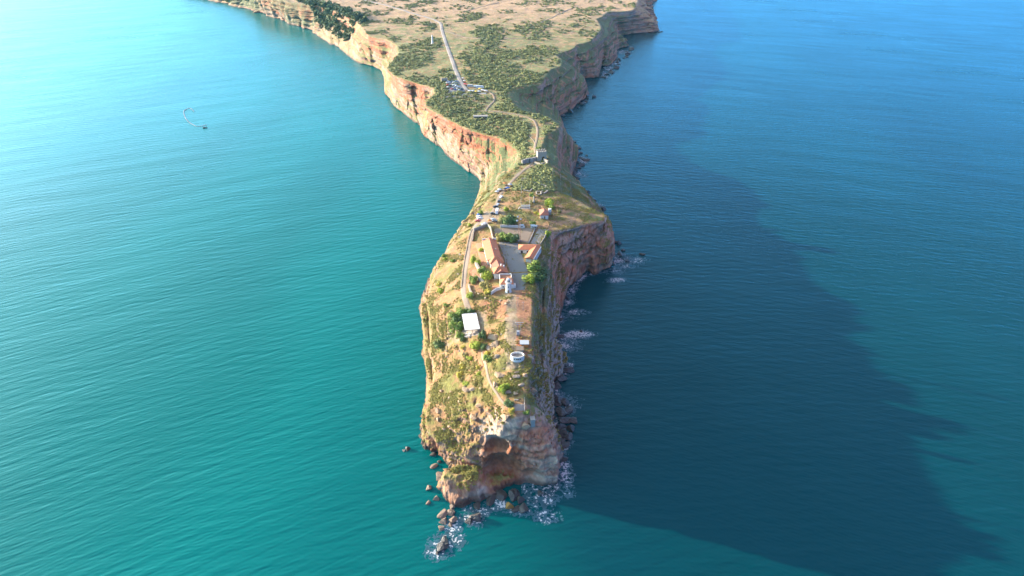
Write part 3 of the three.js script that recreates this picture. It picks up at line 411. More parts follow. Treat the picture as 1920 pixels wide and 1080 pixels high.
{
  const q = [[22.9,-507.3],[23,-496.1],[29.5,-506.7]], f = frame(q[0], q[1], q[2]);
  const o = house('cottage', 'small cottage with red hipped roof on the grass behind the compound', f, 2.9, 2.4, 0.9, M.roofOld, 2);
  part(o, 'water_tank', cyl(1.4, 1.4, 2.6, f.W / 2 + 1.6, 2.2, -f.L / 2 + 2, 14), M.white); part(o, 'tank_stand', box(2.6, 2.3, 2.6, f.W / 2 + 1.6, 0, -f.L / 2 + 2), M.stone);
}
wallLine('stone_wall', 'grey stone wall closing the far side of the walled garden', [[-29.7,-471.5],[-23.9,-474.6],[-19.4,-477.9]], 2.4, 0.7, M.greyStone);
wallLine('stone_wall', 'pale curved garden wall facing the forecourt drive', [[-19.4,-477.9],[-16.7,-471],[-15.6,-461.9],[-14.1,-451.6]], 2.2, 0.7, M.stone);
wallLine('stone_wall', 'low wall between the cobbled path and the walled garden', [[-29.7,-471.5],[-30.2,-456.7]], 1.6, 0.6, M.stone);
wallLine('boundary_wall', 'long white wall along the far side of the forecourt', [[-9.2,-475.2],[4.2,-475.9],[10.1,-475.1]], 2.0, 0.5, M.white);
wallLine('boundary_wall', 'white boundary wall running left from the lighthouse foot', [[-7.4,-380],[-10.6,-378],[-13.6,-373.9]], 2.2, 0.5, M.white);
wallLine('low_wall', 'dark low wall between forecourt and concrete terrace', [[18.5,-475.8],[15.6,-460.9],[12.4,-446.9]], 1.0, 0.5, M.greyStone);
wallLine('ruined_wall', 'sunlit broken wall beside the leafy trees left of the pavilion house', [[-25.7,-415.4],[-22.7,-406.3],[-20.9,-398.8]], 2.6, 1.4, M.stone);
wallLine('ruined_wall', 'short stone ruin above the yellow bush below the brick yard', [[-23.5,-397.4],[-19.6,-391.1]], 1.8, 1.6, M.stone);
wallLine('ruined_wall', 'low stone remains beside the lower cobbled path', [[-29.4,-390.5],[-27.7,-380.3],[-25.6,-373.9]], 1.4, 1.0, M.stone);
wallLine('terrace_edge_wall', 'low wall along the seaward edge of the concrete terrace', [[28.6,-474.5],[24.4,-456.5],[21.2,-445.9]], 0.9, 0.5, M.stone);
wallLine('kerb_wall', 'pale kerb wall along the outer edge of the cobbled path', [[-31.7,-478.4],[-33.7,-460],[-34.8,-437.5],[-34.7,-410.9],[-34.5,-391.1]], 0.6, 0.5, M.stone);
wallLine('yard_kerb', 'curved pale kerb in the asphalt courtyard beside the pavilion house', [[-7,-428.8],[-5,-423.5],[-4.6,-417],[-5.3,-410.9],[-3.3,-405.7]], 0.35, 0.6, M.concrete, 'kerb');
for (const [p, c, l] of [[[[7.6,-476.1]][0], M.white, 'white cabin by the forecourt wall with one dark window'], [[[16.4,-476.6]][0], M.white, 'white cabin at the end of the long forecourt wall'], [[[18.1,-475.7]][0], M.stone, 'pale cabin next to the low dark forecourt wall']]) {
  const o = thing('cabin', l, 'cabin', [p[0], Y(p[0], p[1]), p[1]]); part(o, 'wall', box(3.2, 2.5, 2.4, 0, -0.2), c); part(o, 'roof', box(3.5, 0.15, 2.7, 0, 2.32), M.greyPaint); part(o, 'window', box(1, 0.9, 0.1, 0.2, 1.0, 1.22), M.glass);
}
{
  const [x, z] = [5.6, -451.1], y = Y(x, z), o = thing('antenna_mast', 'tall brown lattice mast with white dishes beside the round trees', 'mast', [x, y, z]), h = 21, legs = [[-0.9, -0.9], [0.9, -0.9], [0.9, 0.9], [-0.9, 0.9]];
  for (const [a, b] of legs) part(o, 'leg', bar([a, -0.3, b], [a * 0.8, h, b * 0.8], 0.13), M.rust);
  for (let i = 0; i < 12; i++) { const s = lerp(1, 0.8, i / 12), t = lerp(1, 0.8, (i + 1) / 12); part(o, 'bracing', merge(legs.map(([a, b], k) => { const [c, d] = legs[(k + 1) % 4]; return bar([a * s, i * h / 12, b * s], [c * t, (i + 1) * h / 12, d * t], 0.07, 4); })), M.rust); }
  for (const [dx, dy, dz, r] of [[-1.2, 20.5, 0.8, 0.75], [0.9, 18.6, 1.0, 0.8], [-1.8, 17.4, 1.0, 0.9], [-1.9, 4.6, 1.2, 1.15], [-0.7, 1.5, 1.4, 0.6]]) { const g = new THREE.SphereGeometry(r, 14, 8, 0, 6.283, 0, 1.1); g.scale(1, 0.55, 1); g.rotateX(Math.PI / 2); g.translate(dx, dy, dz); part(o, 'dish', g, M.canvas); }
  part(o, 'base', box(3, 0.6, 3, 0, -0.3), M.concrete);
}
{
  const [x, z] = [-8.3, -465.3], o = thing('lamp_mast', 'thin rusty pole standing left of the round trees', 'pole', [x, Y(x, z), z]); part(o, 'pole', bar([0, -0.3, 0], [0, 11, 0], 0.16), M.rust); part(o, 'base', box(1.1, 0.5, 1.1, 0, -0.2), M.concrete);
}
// canopy restaurant
{
  const q = [[-31.9,-355.7],[-28.7,-336.4],[-21.7,-351.4]], f = frame(q[0], q[1], q[2]), y = Y(f.x, f.z), o = thing('canopy', 'large white panelled canopy over the cafe terrace among green bushes', 'canopy', [f.x, y, f.z], f.turn);
  const n = 5; for (let i = 0; i < n; i++) { const sag = [], L = f.L / n, g = new THREE.PlaneGeometry(f.W, L - 0.08, 8, 6); g.rotateX(-Math.PI / 2); const P = g.attributes.position; for (let k = 0; k < P.count; k++) P.setY(k, 0.10 * Math.pow(P.getZ(k) / L * 2, 2) + 0.12 * noise(P.getX(k), i * 3, P.getZ(k))); g.computeVertexNormals(); g.translate(0, 3.7, (i - (n - 1) / 2) * L); part(o, 'canvas_panel', g, M.canvas); part(o, 'rafter', bar([-f.W / 2, 3.7, (i - n / 2) * L], [f.W / 2, 3.7, (i - n / 2) * L], 0.09), M.darkWood); }
  for (const sx of [-1, 0, 1]) for (const sz of [-1, -0.33, 0.33, 1]) part(o, 'post', bar([sx * (f.W / 2 - 0.3), -1.5, sz * (f.L / 2 - 0.3)], [sx * (f.W / 2 - 0.3), 4.1, sz * (f.L / 2 - 0.3)], 0.12), M.darkWood);
  part(o, 'front_beam', box(f.W, 0.3, 0.25, 0, 3.9, f.L / 2), M.darkWood);
}
{
  let first;
  for (const [i, [x, z]] of [[-28.4,-340.4],[-25.9,-338.3],[-23.6,-337.8],[-28.2,-337.8],[-26.2,-336.7],[-22.2,-338.2]].entries()) {
    const y = Y(x, z) + 0.15, label = ['first in the front row nearest the round dark bush', 'second in the front row under the canopy edge', 'third in the row under the canopy edge', 'at the outer corner of the terrace', 'in the outer row next to the corner table', 'last under the canopy edge by the pointed tree'][i];
    if (!first) { first = thing('cafe_table', '', 'table', [x, y, z], 0.2, 'tables on the cafe terrace'); part(first, 'table_top', box(1.6, 0.07, 0.9, 0, 0.72), M.canvas); for (const s of [-1, 1]) part(first, 'leg', box(0.08, 0.72, 0.7, s * 0.65, 0), M.wood); for (const s of [-1, 1]) { const b = part(first, 'bench_seat', box(1.6, 0.07, 0.4, 0, 0.42, s * 0.85), M.canvas); part(b, 'leg', box(1.3, 0.42, 0.1, 0, 0, s * 0.85), M.wood); } first.userData.label = 'white cafe table, ' + label; }
    else copy(first, [x, y, z], 0.2 + 0.1 * i, 'white cafe table, ' + label);
  }
}
// ridge strip
{
  const [x, z] = [3, -302.3], y = Y(x, z), o = thing('lookout', 'white rounded lookout wall with dark slots at the end of the bare ridge', 'lookout', [x, y, z]);
  const R = 3.9, ring = new THREE.Shape(); ring.absellipse(0, 0, R, R * 0.72, 0, 6.283); const hole = new THREE.Path(); hole.absellipse(0, 0, R - 0.45, R * 0.72 - 0.45, 0, 6.283); ring.holes.push(hole);
  const g = new THREE.ExtrudeGeometry(ring, { depth: 3.4, bevelEnabled: false, curveSegments: 24 }); g.rotateX(-Math.PI / 2); g.translate(0, -0.8, 0); part(o, 'wall', g, M.white);
  const fl = new THREE.CylinderGeometry(R - 0.46, R - 0.46, 0.2, 24); fl.scale(1, 1, 0.7); fl.translate(0, 1.4, 0); part(o, 'floor', fl, M.concrete);
  for (const a of [-0.45, -0.12, 0.12, 0.42]) { const s = box(0.75, 0.7, 0.3); s.translate(Math.sin(a) * R * 1.0, 0.9, Math.cos(a) * R * 0.72); part(o, 'slot', s, M.dark); }
  part(o, 'mast', bar([0.3, 1.4, 0.8], [0.3, 4.2, 0.8], 0.07), M.dark);
  const [a, b] = [7.1, -313.8], h = thing('shed', 'orange shed with flat grey roof on the bare ridge', 'shed', [a, Y(a, b), b]); part(h, 'wall', box(4.6, 2.8, 3.6, 0, -0.6), M.orange); part(h, 'roof', box(5.2, 0.25, 4.2, 0, 2.2), M.greyPaint); part(h, 'door', box(1, 1.9, 0.1, -0.8, 0, 1.83), M.wood);
  const [c, d] = [4.5, -308.1], s = thing('store_hut', 'small pale hut with sloping roof between orange shed and white lookout', 'hut', [c, Y(c, d), d]); part(s, 'wall', box(3.4, 2.4, 3, 0, -0.6), M.stone); const rf = box(4.2, 0.2, 3.6, 0, 1.9); rf.rotateX(0.12); part(s, 'roof', rf, M.dust);
  const [e, g2] = [4.1, -325.7], t = thing('transformer_pole', 'twin utility pole with crossarms and grey transformer on the bare ridge', 'utility pole', [e, Y(e, g2), g2]);
  for (const sx of [-1.1, 1.1]) part(t, 'pole', bar([sx, -0.4, 0], [sx, 8.5, 0], 0.17), M.concrete); part(t, 'crossarm', bar([-2.4, 8, 0], [2.6, 8.4, 0], 0.14), M.steel); part(t, 'crossarm', bar([-2, 7.2, 0.3], [2, 7.2, 0.3], 0.1), M.steel);
  const k = part(t, 'transformer', box(1.7, 2.1, 1.4, -0.5, 0.9, 0.8), M.greyPaint); part(k, 'plinth', box(2, 1.2, 1.7, -0.5, -0.3, 0.8), M.concrete); for (let i = -2; i <= 2; i++) part(t, 'insulator', cyl(0.12, 0.1, 0.45, i, 8.2, 0), M.white);
  const pole = ([px, pz], h, label) => { const u = thing('utility_pole', label, 'utility pole', [px, Y(px, pz), pz]); part(u, 'pole', bar([0, -0.4, 0], [0, h, 0], 0.14), M.concrete); part(u, 'crossarm', bar([-0.9, h - 0.5, 0], [0.9, h - 0.5, 0], 0.09), M.steel); };
  pole([3.7, -356.8], 7, 'thin pole between pale and red earth strips behind the lighthouse front'); pole([7, -353.2], 6.5, 'thin pole on the red earth strip of the ridge'); pole([-1.2, -735.1], 9, 'lone pole on the grass left of the winding track'); pole([38.5, -597.9], 7, 'pole at the cliff edge right of the stone foundations');
  const st = thing('concrete_steps', 'pale concrete block steps beside the lookout on the shaded slope', 'steps', [9.9, -304.6].length ? [9.9, -304.6].flatMap((v, i) => i ? [Y(9.9, -304.6) - 0.6, v] : [v]) : [0, 0, 0]); for (let i = 0; i < 4; i++) part(st, 'step', box(2.2, 0.35, 0.8, i * 0.5, 1 - i * 0.35, i * 0.75), M.concrete);
}
{
  const [x, z] = [6.7, -270.4], rail = thing('railing', 'thin metal railing on the right edge of the viewing platform', 'railing', [x, Y(x, z), z]);
  for (let i = 0; i < 6; i++) part(rail, 'post', bar([-0.1, 0, 5 - i * 2], [-0.1, 1.2, 5 - i * 2], 0.06), M.white); for (const h of [0.6, 1.15]) part(rail, 'rail', bar([-0.1, h, 5], [-0.1, h, -5], 0.05), M.white);
  const [a, b] = [2.3, -273.8], p = thing('stone_bench', 'grey stone bench at the back of the viewing platform', 'bench', [a, Y(a, b), b]); part(p, 'seat', box(2.4, 0.2, 0.8, 0, 0.45), M.concrete); for (const s of [-0.9, 0.9]) part(p, 'support', box(0.4, 0.5, 0.7, s), M.greyStone);
  const [c, d] = [4.2, -273.3], p2 = thing('information_board', 'small board on two posts at the back of the viewing platform', 'sign', [c, Y(c, d), d]); part(p2, 'board', box(1.6, 1, 0.1, 0, 0.9), M.wood); for (const s of [-0.7, 0.7]) part(p2, 'post', bar([s, -0.2, 0], [s, 1.9, 0], 0.06), M.wood);
}
{ // concrete bunker block under the platform
  const [x, z] = [11.9, -263.5]; const o = thing('concrete_block', 'pale concrete block set in the shaded cliff below the platform', 'bunker', [x - 1.2, 35.2, z], 0.1); part(o, 'wall', box(2.2, 4.6, 3), M.greyStone); part(o, 'roof_slab', box(2.5, 0.3, 3.3, 0, 4.6), M.greyStone);
}
// monument and gate
{
  const [x, z] = [11.6, -515.5], y = Y(x, z), o = thing('monument', 'low white memorial frame with steps on the lawn behind the compound', 'monument', [x, y, z]);
  for (const s of [-1, -0.33, 0.33, 1]) part(o, 'pillar', box(0.45, 2.3, 0.5, s * 3.3, -0.2), M.white); part(o, 'beam', box(7.6, 0.45, 0.6, 0, 2.1), M.white); part(o, 'back_wall', box(6.6, 1.2, 0.3, 0, -0.2, -0.6), M.white); part(o, 'step', box(9, 0.3, 2.4, -0.6, -0.05, 1.8), M.concrete); const w = box(0.4, 0.7, 6, -5.2, -0.2, 2.4); w.rotateY(-0.25); part(o, 'side_wall', w, M.white);
  const flag = ([a, b], h, l) => { const f = thing('flagpole', l, 'flagpole', [a, Y(a, b), b]); part(f, 'pole', bar([0, -0.2, 0], [0, h, 0], 0.11), M.white); part(f, 'foot', box(0.7, 0.4, 0.7, 0, -0.1), M.concrete); };
  flag([7.6, -517.5], 9.5, 'left white flagpole beside the memorial frame'); flag([14.9, -519.3], 8.5, 'right white flagpole beside the memorial frame'); flag([8.5, -551.1], 8, 'white flagpole among the stone foundations');
  const [c, d] = [18.7, -528.2], st = thing('statue', 'tall pale standing stone figure behind the memorial frame', 'statue', [c, Y(c, d), d]);
  part(st, 'figure', new THREE.LatheGeometry([[0.95, 0.9], [0.8, 2.2], [0.65, 3.2], [0.85, 4.1], [0.7, 4.6], [0.28, 4.8], [0.42, 5.2], [0.36, 5.6], [0, 5.75]].map((p) => new THREE.Vector2(...p)), 12), M.stone); part(st, 'plinth', box(2, 1.2, 2, 0, -0.3), M.greyStone);
}
{
  const [x, z] = [29.4, -638.5], y = Y(x, z), o = thing('gate_tower', 'square stone gate tower with arched opening on the narrow neck', 'tower', [x, y, z], 0.15), s = new THREE.Shape();
  s.moveTo(-4.5, -1); s.lineTo(4.5, -1); s.lineTo(4.5, 9.2); s.lineTo(-4.5, 9.2); s.closePath(); const a = new THREE.Path(); a.moveTo(-0.2, -0.9); a.lineTo(2.8, -0.9); a.lineTo(2.8, 3); a.absarc(1.3, 3, 1.5, 0, Math.PI, false); a.lineTo(-0.2, -0.9); s.holes.push(a);
  for (const q of [-3.2, 3.2]) { const g = new THREE.ExtrudeGeometry(s, { depth: 1.2, bevelEnabled: false }); g.translate(0, 0, q - 0.6); part(o, 'wall', g, M.stone); }
  for (const q of [-4.0, 4.0]) part(o, 'side_wall', box(1.0, 10.1, 5.1, q, -1), M.stone); part(o, 'roof_slab', box(7, 0.4, 5, 0, 8.2), M.stone);
  for (let i = 0; i < 4; i++) for (const q of [-3.2, 3.2]) part(o, 'merlon', box(1.3, 0.9, 1.15, -3.8 + i * 2.5, 9.18, q), M.stone);
  wallLine('fortress_wall', 'long grey fortress wall running left from the gate tower', [[26.1,-637.6],[20.2,-634.2],[14.9,-634.2],[10.1,-630.6]], 4.2, 1.6, M.greyStone); wallLine('fortress_wall', 'short fortress wall stub on the cliff side of the gate tower', [[31.8,-633.8],[35.2,-626.8]], 3, 1.6, M.stone); wallLine('fortress_wall', 'broken inner wall just in front of the gate tower', [[22.7,-629],[27.8,-624.2],[32,-625.5]], 2, 1.2, M.stone);
}
for (const [k, p] of [[12.4,-584.6,7,5],[17.2,-575.5,6,6],[23.2,-578.7,6,5],[20.3,-563.9,7,5],[27.2,-567.9,6,6],[28.6,-555.4,7,4],[14.4,-558.7,6,6],[34.4,-577.2,5,5],[23.6,-550.4,6,4]].entries()) {
  const [x, z, w, d] = p, y = Y(x, z), o = thing('stone_foundation', ['nearest the cape road below the gate', 'second in the row below the gate', 'left of the tree among the ruins', 'in the middle of the ruin field', 'right of the middle of the ruin field', 'close to the cliff edge', 'beside the thin white flagpole', 'farthest right under the gate slope', 'just behind the flat grass of the memorial'][k], 'ruin', [x, y, z], 0.2 * k, 'excavated foundations in the grass');
  o.userData.label = 'rectangular stone foundation ' + o.userData.label; const h = 0.9 + 0.4 * rnd();
  for (const s of [-1, 1]) { part(o, 'wall', box(w, h * range(0.6, 1.2) + 0.4, 0.8, 0, -0.4, s * d / 2), M.stone); part(o, 'wall', box(0.8, h * range(0.6, 1.2) + 0.4, d - 0.9, s * w / 2, -0.4, 0), M.stone); }
}
{ // far ruin, obelisk, signboard
  const [x, z] = [-97.4, -973.9], o = thing('ruined_house', 'pale roofless stone ruin at the corner of the far parking lot', 'ruin', [x, Y(x, z), z], 0.2); for (const s of [-1, 1]) { part(o, 'wall', box(9, 5 + s, 0.9, 0, -0.6, s * 3.4), M.stone); part(o, 'wall', box(0.9, 5.5, 6, s * 4, -0.6, 0), M.stone); } part(o, 'pillar', box(1.1, 6.6, 1.1, 0.4, -0.6, 3.6), M.stone); for (const s of [-2, 2]) part(o, 'doorway', box(1.4, 2.4, 0.2, s, 0, 3.9), M.dark);
  const [a, b] = [-143.3, -1254], ob = thing('obelisk', 'white obelisk on the plateau left of the straight road', 'obelisk', [a, Y(a, b), b]); const g = new THREE.CylinderGeometry(0.9, 2, 15, 4); g.translate(0, 7.5, 0); part(ob, 'shaft', g, M.white); const tp = new THREE.ConeGeometry(0.9, 2, 4); tp.translate(0, 16, 0); part(ob, 'tip', tp, M.white); part(ob, 'base', box(9, 0.8, 6, 0, -0.3), M.concrete);
  const [c, d] = [-37.8, -792.2], sb = thing('low_building', 'long low grey building with flat roof in the scrub above the red cliff', 'building', [c, Y(c, d), d], 0.05); part(sb, 'wall', box(17, 3, 6, 0, -0.6), M.stone); part(sb, 'roof', box(17.6, 0.35, 6.6, 0, 2.4), M.greyStone); for (let i = 0; i < 6; i++) part(sb, 'window', box(1.9, 1, 0.12, -6.6 + i * 2.6, 0.9, 3.03), M.glass);
}
// ---------------------------------------------------------------- vehicles
const carBody = (() => { const s = new THREE.Shape(); s.moveTo(-2.1, 0.35); s.lineTo(2.1, 0.35); s.quadraticCurveTo(2.2, 0.7, 2.05, 0.85); s.lineTo(1.15, 0.98); s.lineTo(0.5, 1.45); s.lineTo(-1.1, 1.48); s.lineTo(-1.9, 1.0); s.lineTo(-2.1, 0.9); s.closePath(); const g = new THREE.ExtrudeGeometry(s, { depth: 1.5, bevelEnabled: true, bevelSize: 0.1, bevelThickness: 0.12, bevelSegments: 2 }); g.translate(0, 0, -0.75); return g; })();
const carGlass = (() => { const s = new THREE.Shape(); s.moveTo(-1.72, 1.0); s.lineTo(1.05, 1.0); s.lineTo(0.48, 1.4); s.lineTo(-1.05, 1.42); s.closePath(); const g = new THREE.ExtrudeGeometry(s, { depth: 1.78, bevelEnabled: false }); g.translate(0, 0, -0.89); return g; })();
const wheelGeo = cyl(0.33, 0.33, 0.22, 0, -0.11, 0, 12).rotateX(Math.PI / 2);
const paints = { white: mat(0.78, 0.78, 0.78, 0.3), blue: mat(0.04, 0.10, 0.32, 0.3), red: mat(0.45, 0.03, 0.03, 0.3), silver: mat(0.5, 0.52, 0.54, 0.3, { metalness: 0.4 }), black: mat(0.02, 0.02, 0.025, 0.25), grey: mat(0.2, 0.21, 0.22, 0.3) };
function car([x, z], paint, turn, label, group, lift = 0.2) {
  const o = thing('parked_car', label, 'car', [x, Y(x, z) + lift, z], turn, group); part(o, 'body', carBody, paints[paint]); part(o, 'windows', carGlass, M.glass);
  for (const sx of [-1.3, 1.3]) for (const sz of [-0.82, 0.82]) { const w = part(o, 'wheel', wheelGeo, M.tyre); w.position.set(sx, 0.33, sz); }
  for (const sz of [-0.55, 0.55]) part(o, 'headlight', box(0.1, 0.16, 0.35, 2.16, 0.62, sz), paints.silver);
  return o;
}
function van([x, z], paint, turn, label, L = 5.6, H = 2.4, lift = 0.2, cat = 'van') {
  const o = thing(cat === 'bus' ? 'parked_bus' : 'parked_van', label, cat, [x, Y(x, z) + lift, z], turn), s = new THREE.Shape(); s.moveTo(-L / 2, 0.4); s.lineTo(L / 2, 0.4); s.lineTo(L / 2, 1.1); s.lineTo(L / 2 - 0.6, H - 0.1); s.lineTo(L / 2 - 0.9, H); s.lineTo(-L / 2, H); s.closePath();
  const g = new THREE.ExtrudeGeometry(s, { depth: 1.9, bevelEnabled: true, bevelSize: 0.08, bevelThickness: 0.08, bevelSegments: 1 }); g.translate(0, 0, -0.95); part(o, 'body', g, paints[paint]);
  part(o, 'windows', box(L - 1.6, 0.6, 2.1, 0.1, H - 1.15), M.glass); part(o, 'windscreen', box(0.2, 0.7, 1.7, L / 2 - 0.2, 1.2), M.glass);
  for (const sx of [-L * 0.32, L * 0.32]) for (const sz of [-0.95, 0.95]) { const w = part(o, 'wheel', wheelGeo, M.tyre); w.position.set(sx, 0.33, sz); }
  return o;
}
car([-27, -506.9], 'blue', 0.35, 'blue car at the far end of the row on the cliff-top yard'); car([-26.9, -502.9], 'white', 0.3, 'white car next to the blue car on the cliff-top yard'); car([-26.3, -498.8], 'white', 0.15, 'white car in the middle of the row next to the red car'); car([-27.6, -494.4], 'red', -0.1, 'dark red car nearest the orange earth bank');
car([-15.1, -490.5], 'silver', 0.3, 'silver car in front of the stone gate pillars'); car([-14.1, -486.6], 'grey', 0.2, 'grey car tucked beside the stone gate pillars'); car([-15.8, -503.3], 'black', 0.1, 'black car at the rear of the white kiosk van');
car([-11, -531.4], 'black', 1.2, 'black car on the road above the kiosk van'); car([-11.8, -523.6], 'silver', 1.2, 'silver car on the road close above the kiosk van'); car([-14, -518.9], 'black', 0.5, 'black car beside the kiosk van on the road edge'); car([-9.3, -542], 'white', 1.1, 'white car highest on the road below the souvenir stalls');
van([-12.4, -505.9], 'white', 1.5, 'long white kiosk van by the road to the yard', 7, 3);
for (const [i, q] of [[-91.5,-967.6],[-88.6,-959.9],[-86.1,-966],[-82.7,-961.5],[-80.1,-967.6],[-79.2,-955.4],[-85.8,-943.2],[-81.5,-946.3],[-77.6,-943.3],[-74,-934.3],[-79.6,-931.1],[-82.1,-924.9],[-77.4,-920.5],[-74.6,-922.1],[-71.4,-917.8],[-69,-925.4]].entries()) {
  const names = ['white', 'silver', 'black', 'white', 'silver', 'grey', 'black', 'white', 'white', 'silver', 'grey', 'red', 'blue', 'white', 'silver', 'black'];
  car(q, names[i], 0.15 + 0.1 * (i % 3), 'small parked ' + names[i] + ' car among the rows of the far parking lot', 'cars in the far parking lot', 0.45);
}
van([-58, -939.7], 'silver', 0.05, 'silver bus first in line beside the far track', 8, 2.8, 0.45, 'bus'); van([-50.5, -938.7], 'white', 0, 'short white van between two buses by the far track', 5, 2.6, 0.45); van([-44.5, -936.3], 'white', -0.1, 'white bus last in line beside the far track', 10, 2.9, 0.45, 'bus');
function stall([x, z], roof, label, w = 3.2, group) { const o = thing('market_stall', label, 'stall', [x, Y(x, z) + 0.1, z], rnd()); for (const a of [-1, 1]) for (const b of [-1, 1]) part(o, 'post', bar([a * w * 0.42, -0.2, b * w * 0.42], [a * w * 0.42, 2.2, b * w * 0.42], 0.06), M.wood); const g = new THREE.ConeGeometry(w * 0.75, 1.1, 4); g.rotateY(Math.PI / 4); g.translate(0, 2.7, 0); part(o, 'awning', g, roof); part(o, 'counter', box(w * 0.8, 0.9, 0.7, 0, 0, w * 0.3), M.wood); if (group) o.userData.group = group; return o; }
stall([-13.4, -556.9], M.canvas, 'white awning stall nearest the bend of the cape road'); stall([-11.1, -562.1], M.canvas, 'white awning stall beside a leafy bush above the road bend'); stall([-6.4, -577.1], M.orange, 'orange awning stall higher up the cape road'); stall([-6.3, -562], M.dark, 'dark awning stall on the right side of the cape road'); stall([-3.9, -564.2], M.bluePaint, 'blue awning stall on the right side of the cape road'); stall([-1.5, -572.6], M.greyPaint, 'grey awning stall highest on the right of the cape road');
stall([-17.9, -485.1], M.orange, 'brick-red kiosk at the compound entrance', 3.4); stall([-22.8, -477.7], M.canvas, 'wide white awning at the top of the cobbled path', 3); stall([-21.1, -479.7], M.canvas, 'small white awning by the corner of the walled garden', 2.6);
for (const [i, q] of [[-57.2,-911.3],[-52.9,-911.7],[-48.4,-909.2],[-44.8,-909.6],[-40.1,-917.5],[-35.6,-913.6],[-44,-926]].entries()) stall(q, [M.canvas, M.canvas, M.yellow, M.canvas, M.canvas, M.canvas, M.yellow][i], ['white tent farthest left beside the grey gravel strip', 'white tent second along the gravel strip', 'yellow tent in the row along the gravel strip', 'white tent right of the yellow tent by the gravel strip', 'white tent where the track starts to bend', 'white tent at the bend of the far track', 'large yellow tent behind the tents of the gravel strip'][i], 4.4);
stall([-65.3, -949.8], M.redPaint, 'red awning kiosk at the foot of the straight road', 5); stall([-67.9, -967.7], M.canvas, 'white kiosk above the red awning on the straight road', 3.4); stall([-71.1, -982.9], M.canvas, 'cream kiosk farthest up the right side of the straight road', 3);
for (const [i, q] of [[-92,-955.4],[-90.2,-943.2],[-88.5,-930.9]].entries()) stall(q, [M.canvas, M.redPaint, M.canvas][i], ['white booth at the top of the far lot edge', 'red booth in the middle of the far lot edge', 'white booth lowest on the far lot edge'][i], 3);
ribbon('gravel_strip', [[-90,-881.5],[-77.9,-889.7],[-64.4,-898.9],[-50.3,-904.5],[-34.5,-904.9]], 11, M.greyStone, 0.3);
{ let first; for (const q of [[-74.3,-878.7],[-68.6,-877.5],[-66.7,-880.4],[-64.3,-876.4],[-61.6,-876.5],[-57.7,-882.3],[-55,-885.3],[-53,-886.9],[-51.4,-882.8]]) { const [x, z] = q, y = Y(x, z); if (!first) { first = thing('standing_stone', 'pale upright stone post in the loose row below the gravel strip', 'stone', [x, y, z], 0.3, 'upright stones below the gravel strip'); part(first, 'shaft', new THREE.CylinderGeometry(0.35, 0.55, 2.6, 7).translate(0, 1.2, 0), M.stone); part(first, 'base', box(1.3, 0.4, 1.3, 0, -0.2), M.stone); } else copy(first, [x, y, z], rnd() * 3); } }
{ const [x, z] = [-48.1, -872.1]; const o = thing('standing_monument', 'single pale pointed monument right of the upright stones', 'monument', [x, Y(x, z), z]); part(o, 'shaft', new THREE.ConeGeometry(1.1, 5.5, 5).translate(0, 2.6, 0), M.stone); part(o, 'base', box(3, 0.6, 3, 0, -0.3), M.concrete); }

// ---------------------------------------------------------------- trees and shrubs
function crownGeo(n, leaf, lumps, flat = 0.85, hue = [0.13, 0.19, 0.035]) { // unit crown of many small leaves, resting on y = 0
  const v = [], c = [], L = [];
  for (let i = 0; i < lumps; i++) { const a = rnd() * 6.283, r = i ? 0.35 + 0.3 * rnd() : 0, y = i ? range(0.35, 1.15) : 0.9; L.push([r * Math.cos(a), y * flat, r * Math.sin(a), range(0.34, 0.52)]); }
  for (let i = 0; i < n; i++) {
    const [lx, ly, lz, lr] = L[Math.floor(rnd() * lumps)], d = new THREE.Vector3(rnd() * 2 - 1, rnd() * 2 - 1, rnd() * 2 - 1).normalize(), rr = lr * (0.55 + 0.5 * Math.sqrt(rnd()));
    const p = new THREE.Vector3(lx, ly, lz).addScaledVector(d, rr); if (p.y < 0.02) p.y = 0.02 + 0.1 * rnd();
    const nrm = d.clone().add(new THREE.Vector3(rnd() - 0.5, rnd() - 0.3, rnd() - 0.5)).normalize(), a = new THREE.Vector3(0, 1, 0).cross(nrm).normalize(), b = nrm.clone().cross(a), s = leaf * range(0.6, 1.3), w = rnd() * 6.283, ca = Math.cos(w), sa = Math.sin(w);
    const e1 = a.clone().multiplyScalar(ca * s).addScaledVector(b, sa * s), e2 = a.clone().multiplyScalar(-sa * s * 0.7).addScaledVector(b, ca * s * 0.7);
    const q = [p.clone().add(e1), p.clone().add(e2), p.clone().sub(e1), p.clone().sub(e2)], k = range(0.7, 1.35), yel = rnd() * 0.35;
    for (const t of [0, 1, 2, 0, 2, 3]) { v.push(q[t].x, q[t].y, q[t].z); c.push(hue[0] * k * (1 + yel), hue[1] * k, hue[2] * k * (1 - yel * 0.5)); }
  }
  const g = new THREE.BufferGeometry(); g.setAttribute('position', new THREE.Float32BufferAttribute(v, 3)); g.setAttribute('color', new THREE.Float32BufferAttribute(c, 3)); g.computeVertexNormals(); return g;
}
const leafMat = new THREE.MeshStandardMaterial({ vertexColors: true, roughness: 0.8, side: THREE.DoubleSide });
const HUES = { bright: [0.24, 0.34, 0.03], green: [0.13, 0.225, 0.03], dark: [0.07, 0.14, 0.035], olive: [0.21, 0.215, 0.055], yellow: [0.33, 0.33, 0.04] };
const CROWNS = Object.fromEntries(Object.entries(HUES).map(([k, h]) => [k, [crownGeo(1300, 0.085, 11, 0.85, h), crownGeo(1300, 0.085, 8, 0.75, h)]]));
const trunkGeo = merge([bar([0, -0.3, 0], [0.05, 0.75, 0.02], 0.06), bar([0.05, 0.6, 0], [0.3, 1.0, 0.1], 0.035), bar([0.05, 0.6, 0], [-0.25, 1.0, -0.15], 0.035), bar([0.04, 0.5, 0], [0.05, 1.1, 0.3], 0.03)]);
let treeCount = 0;
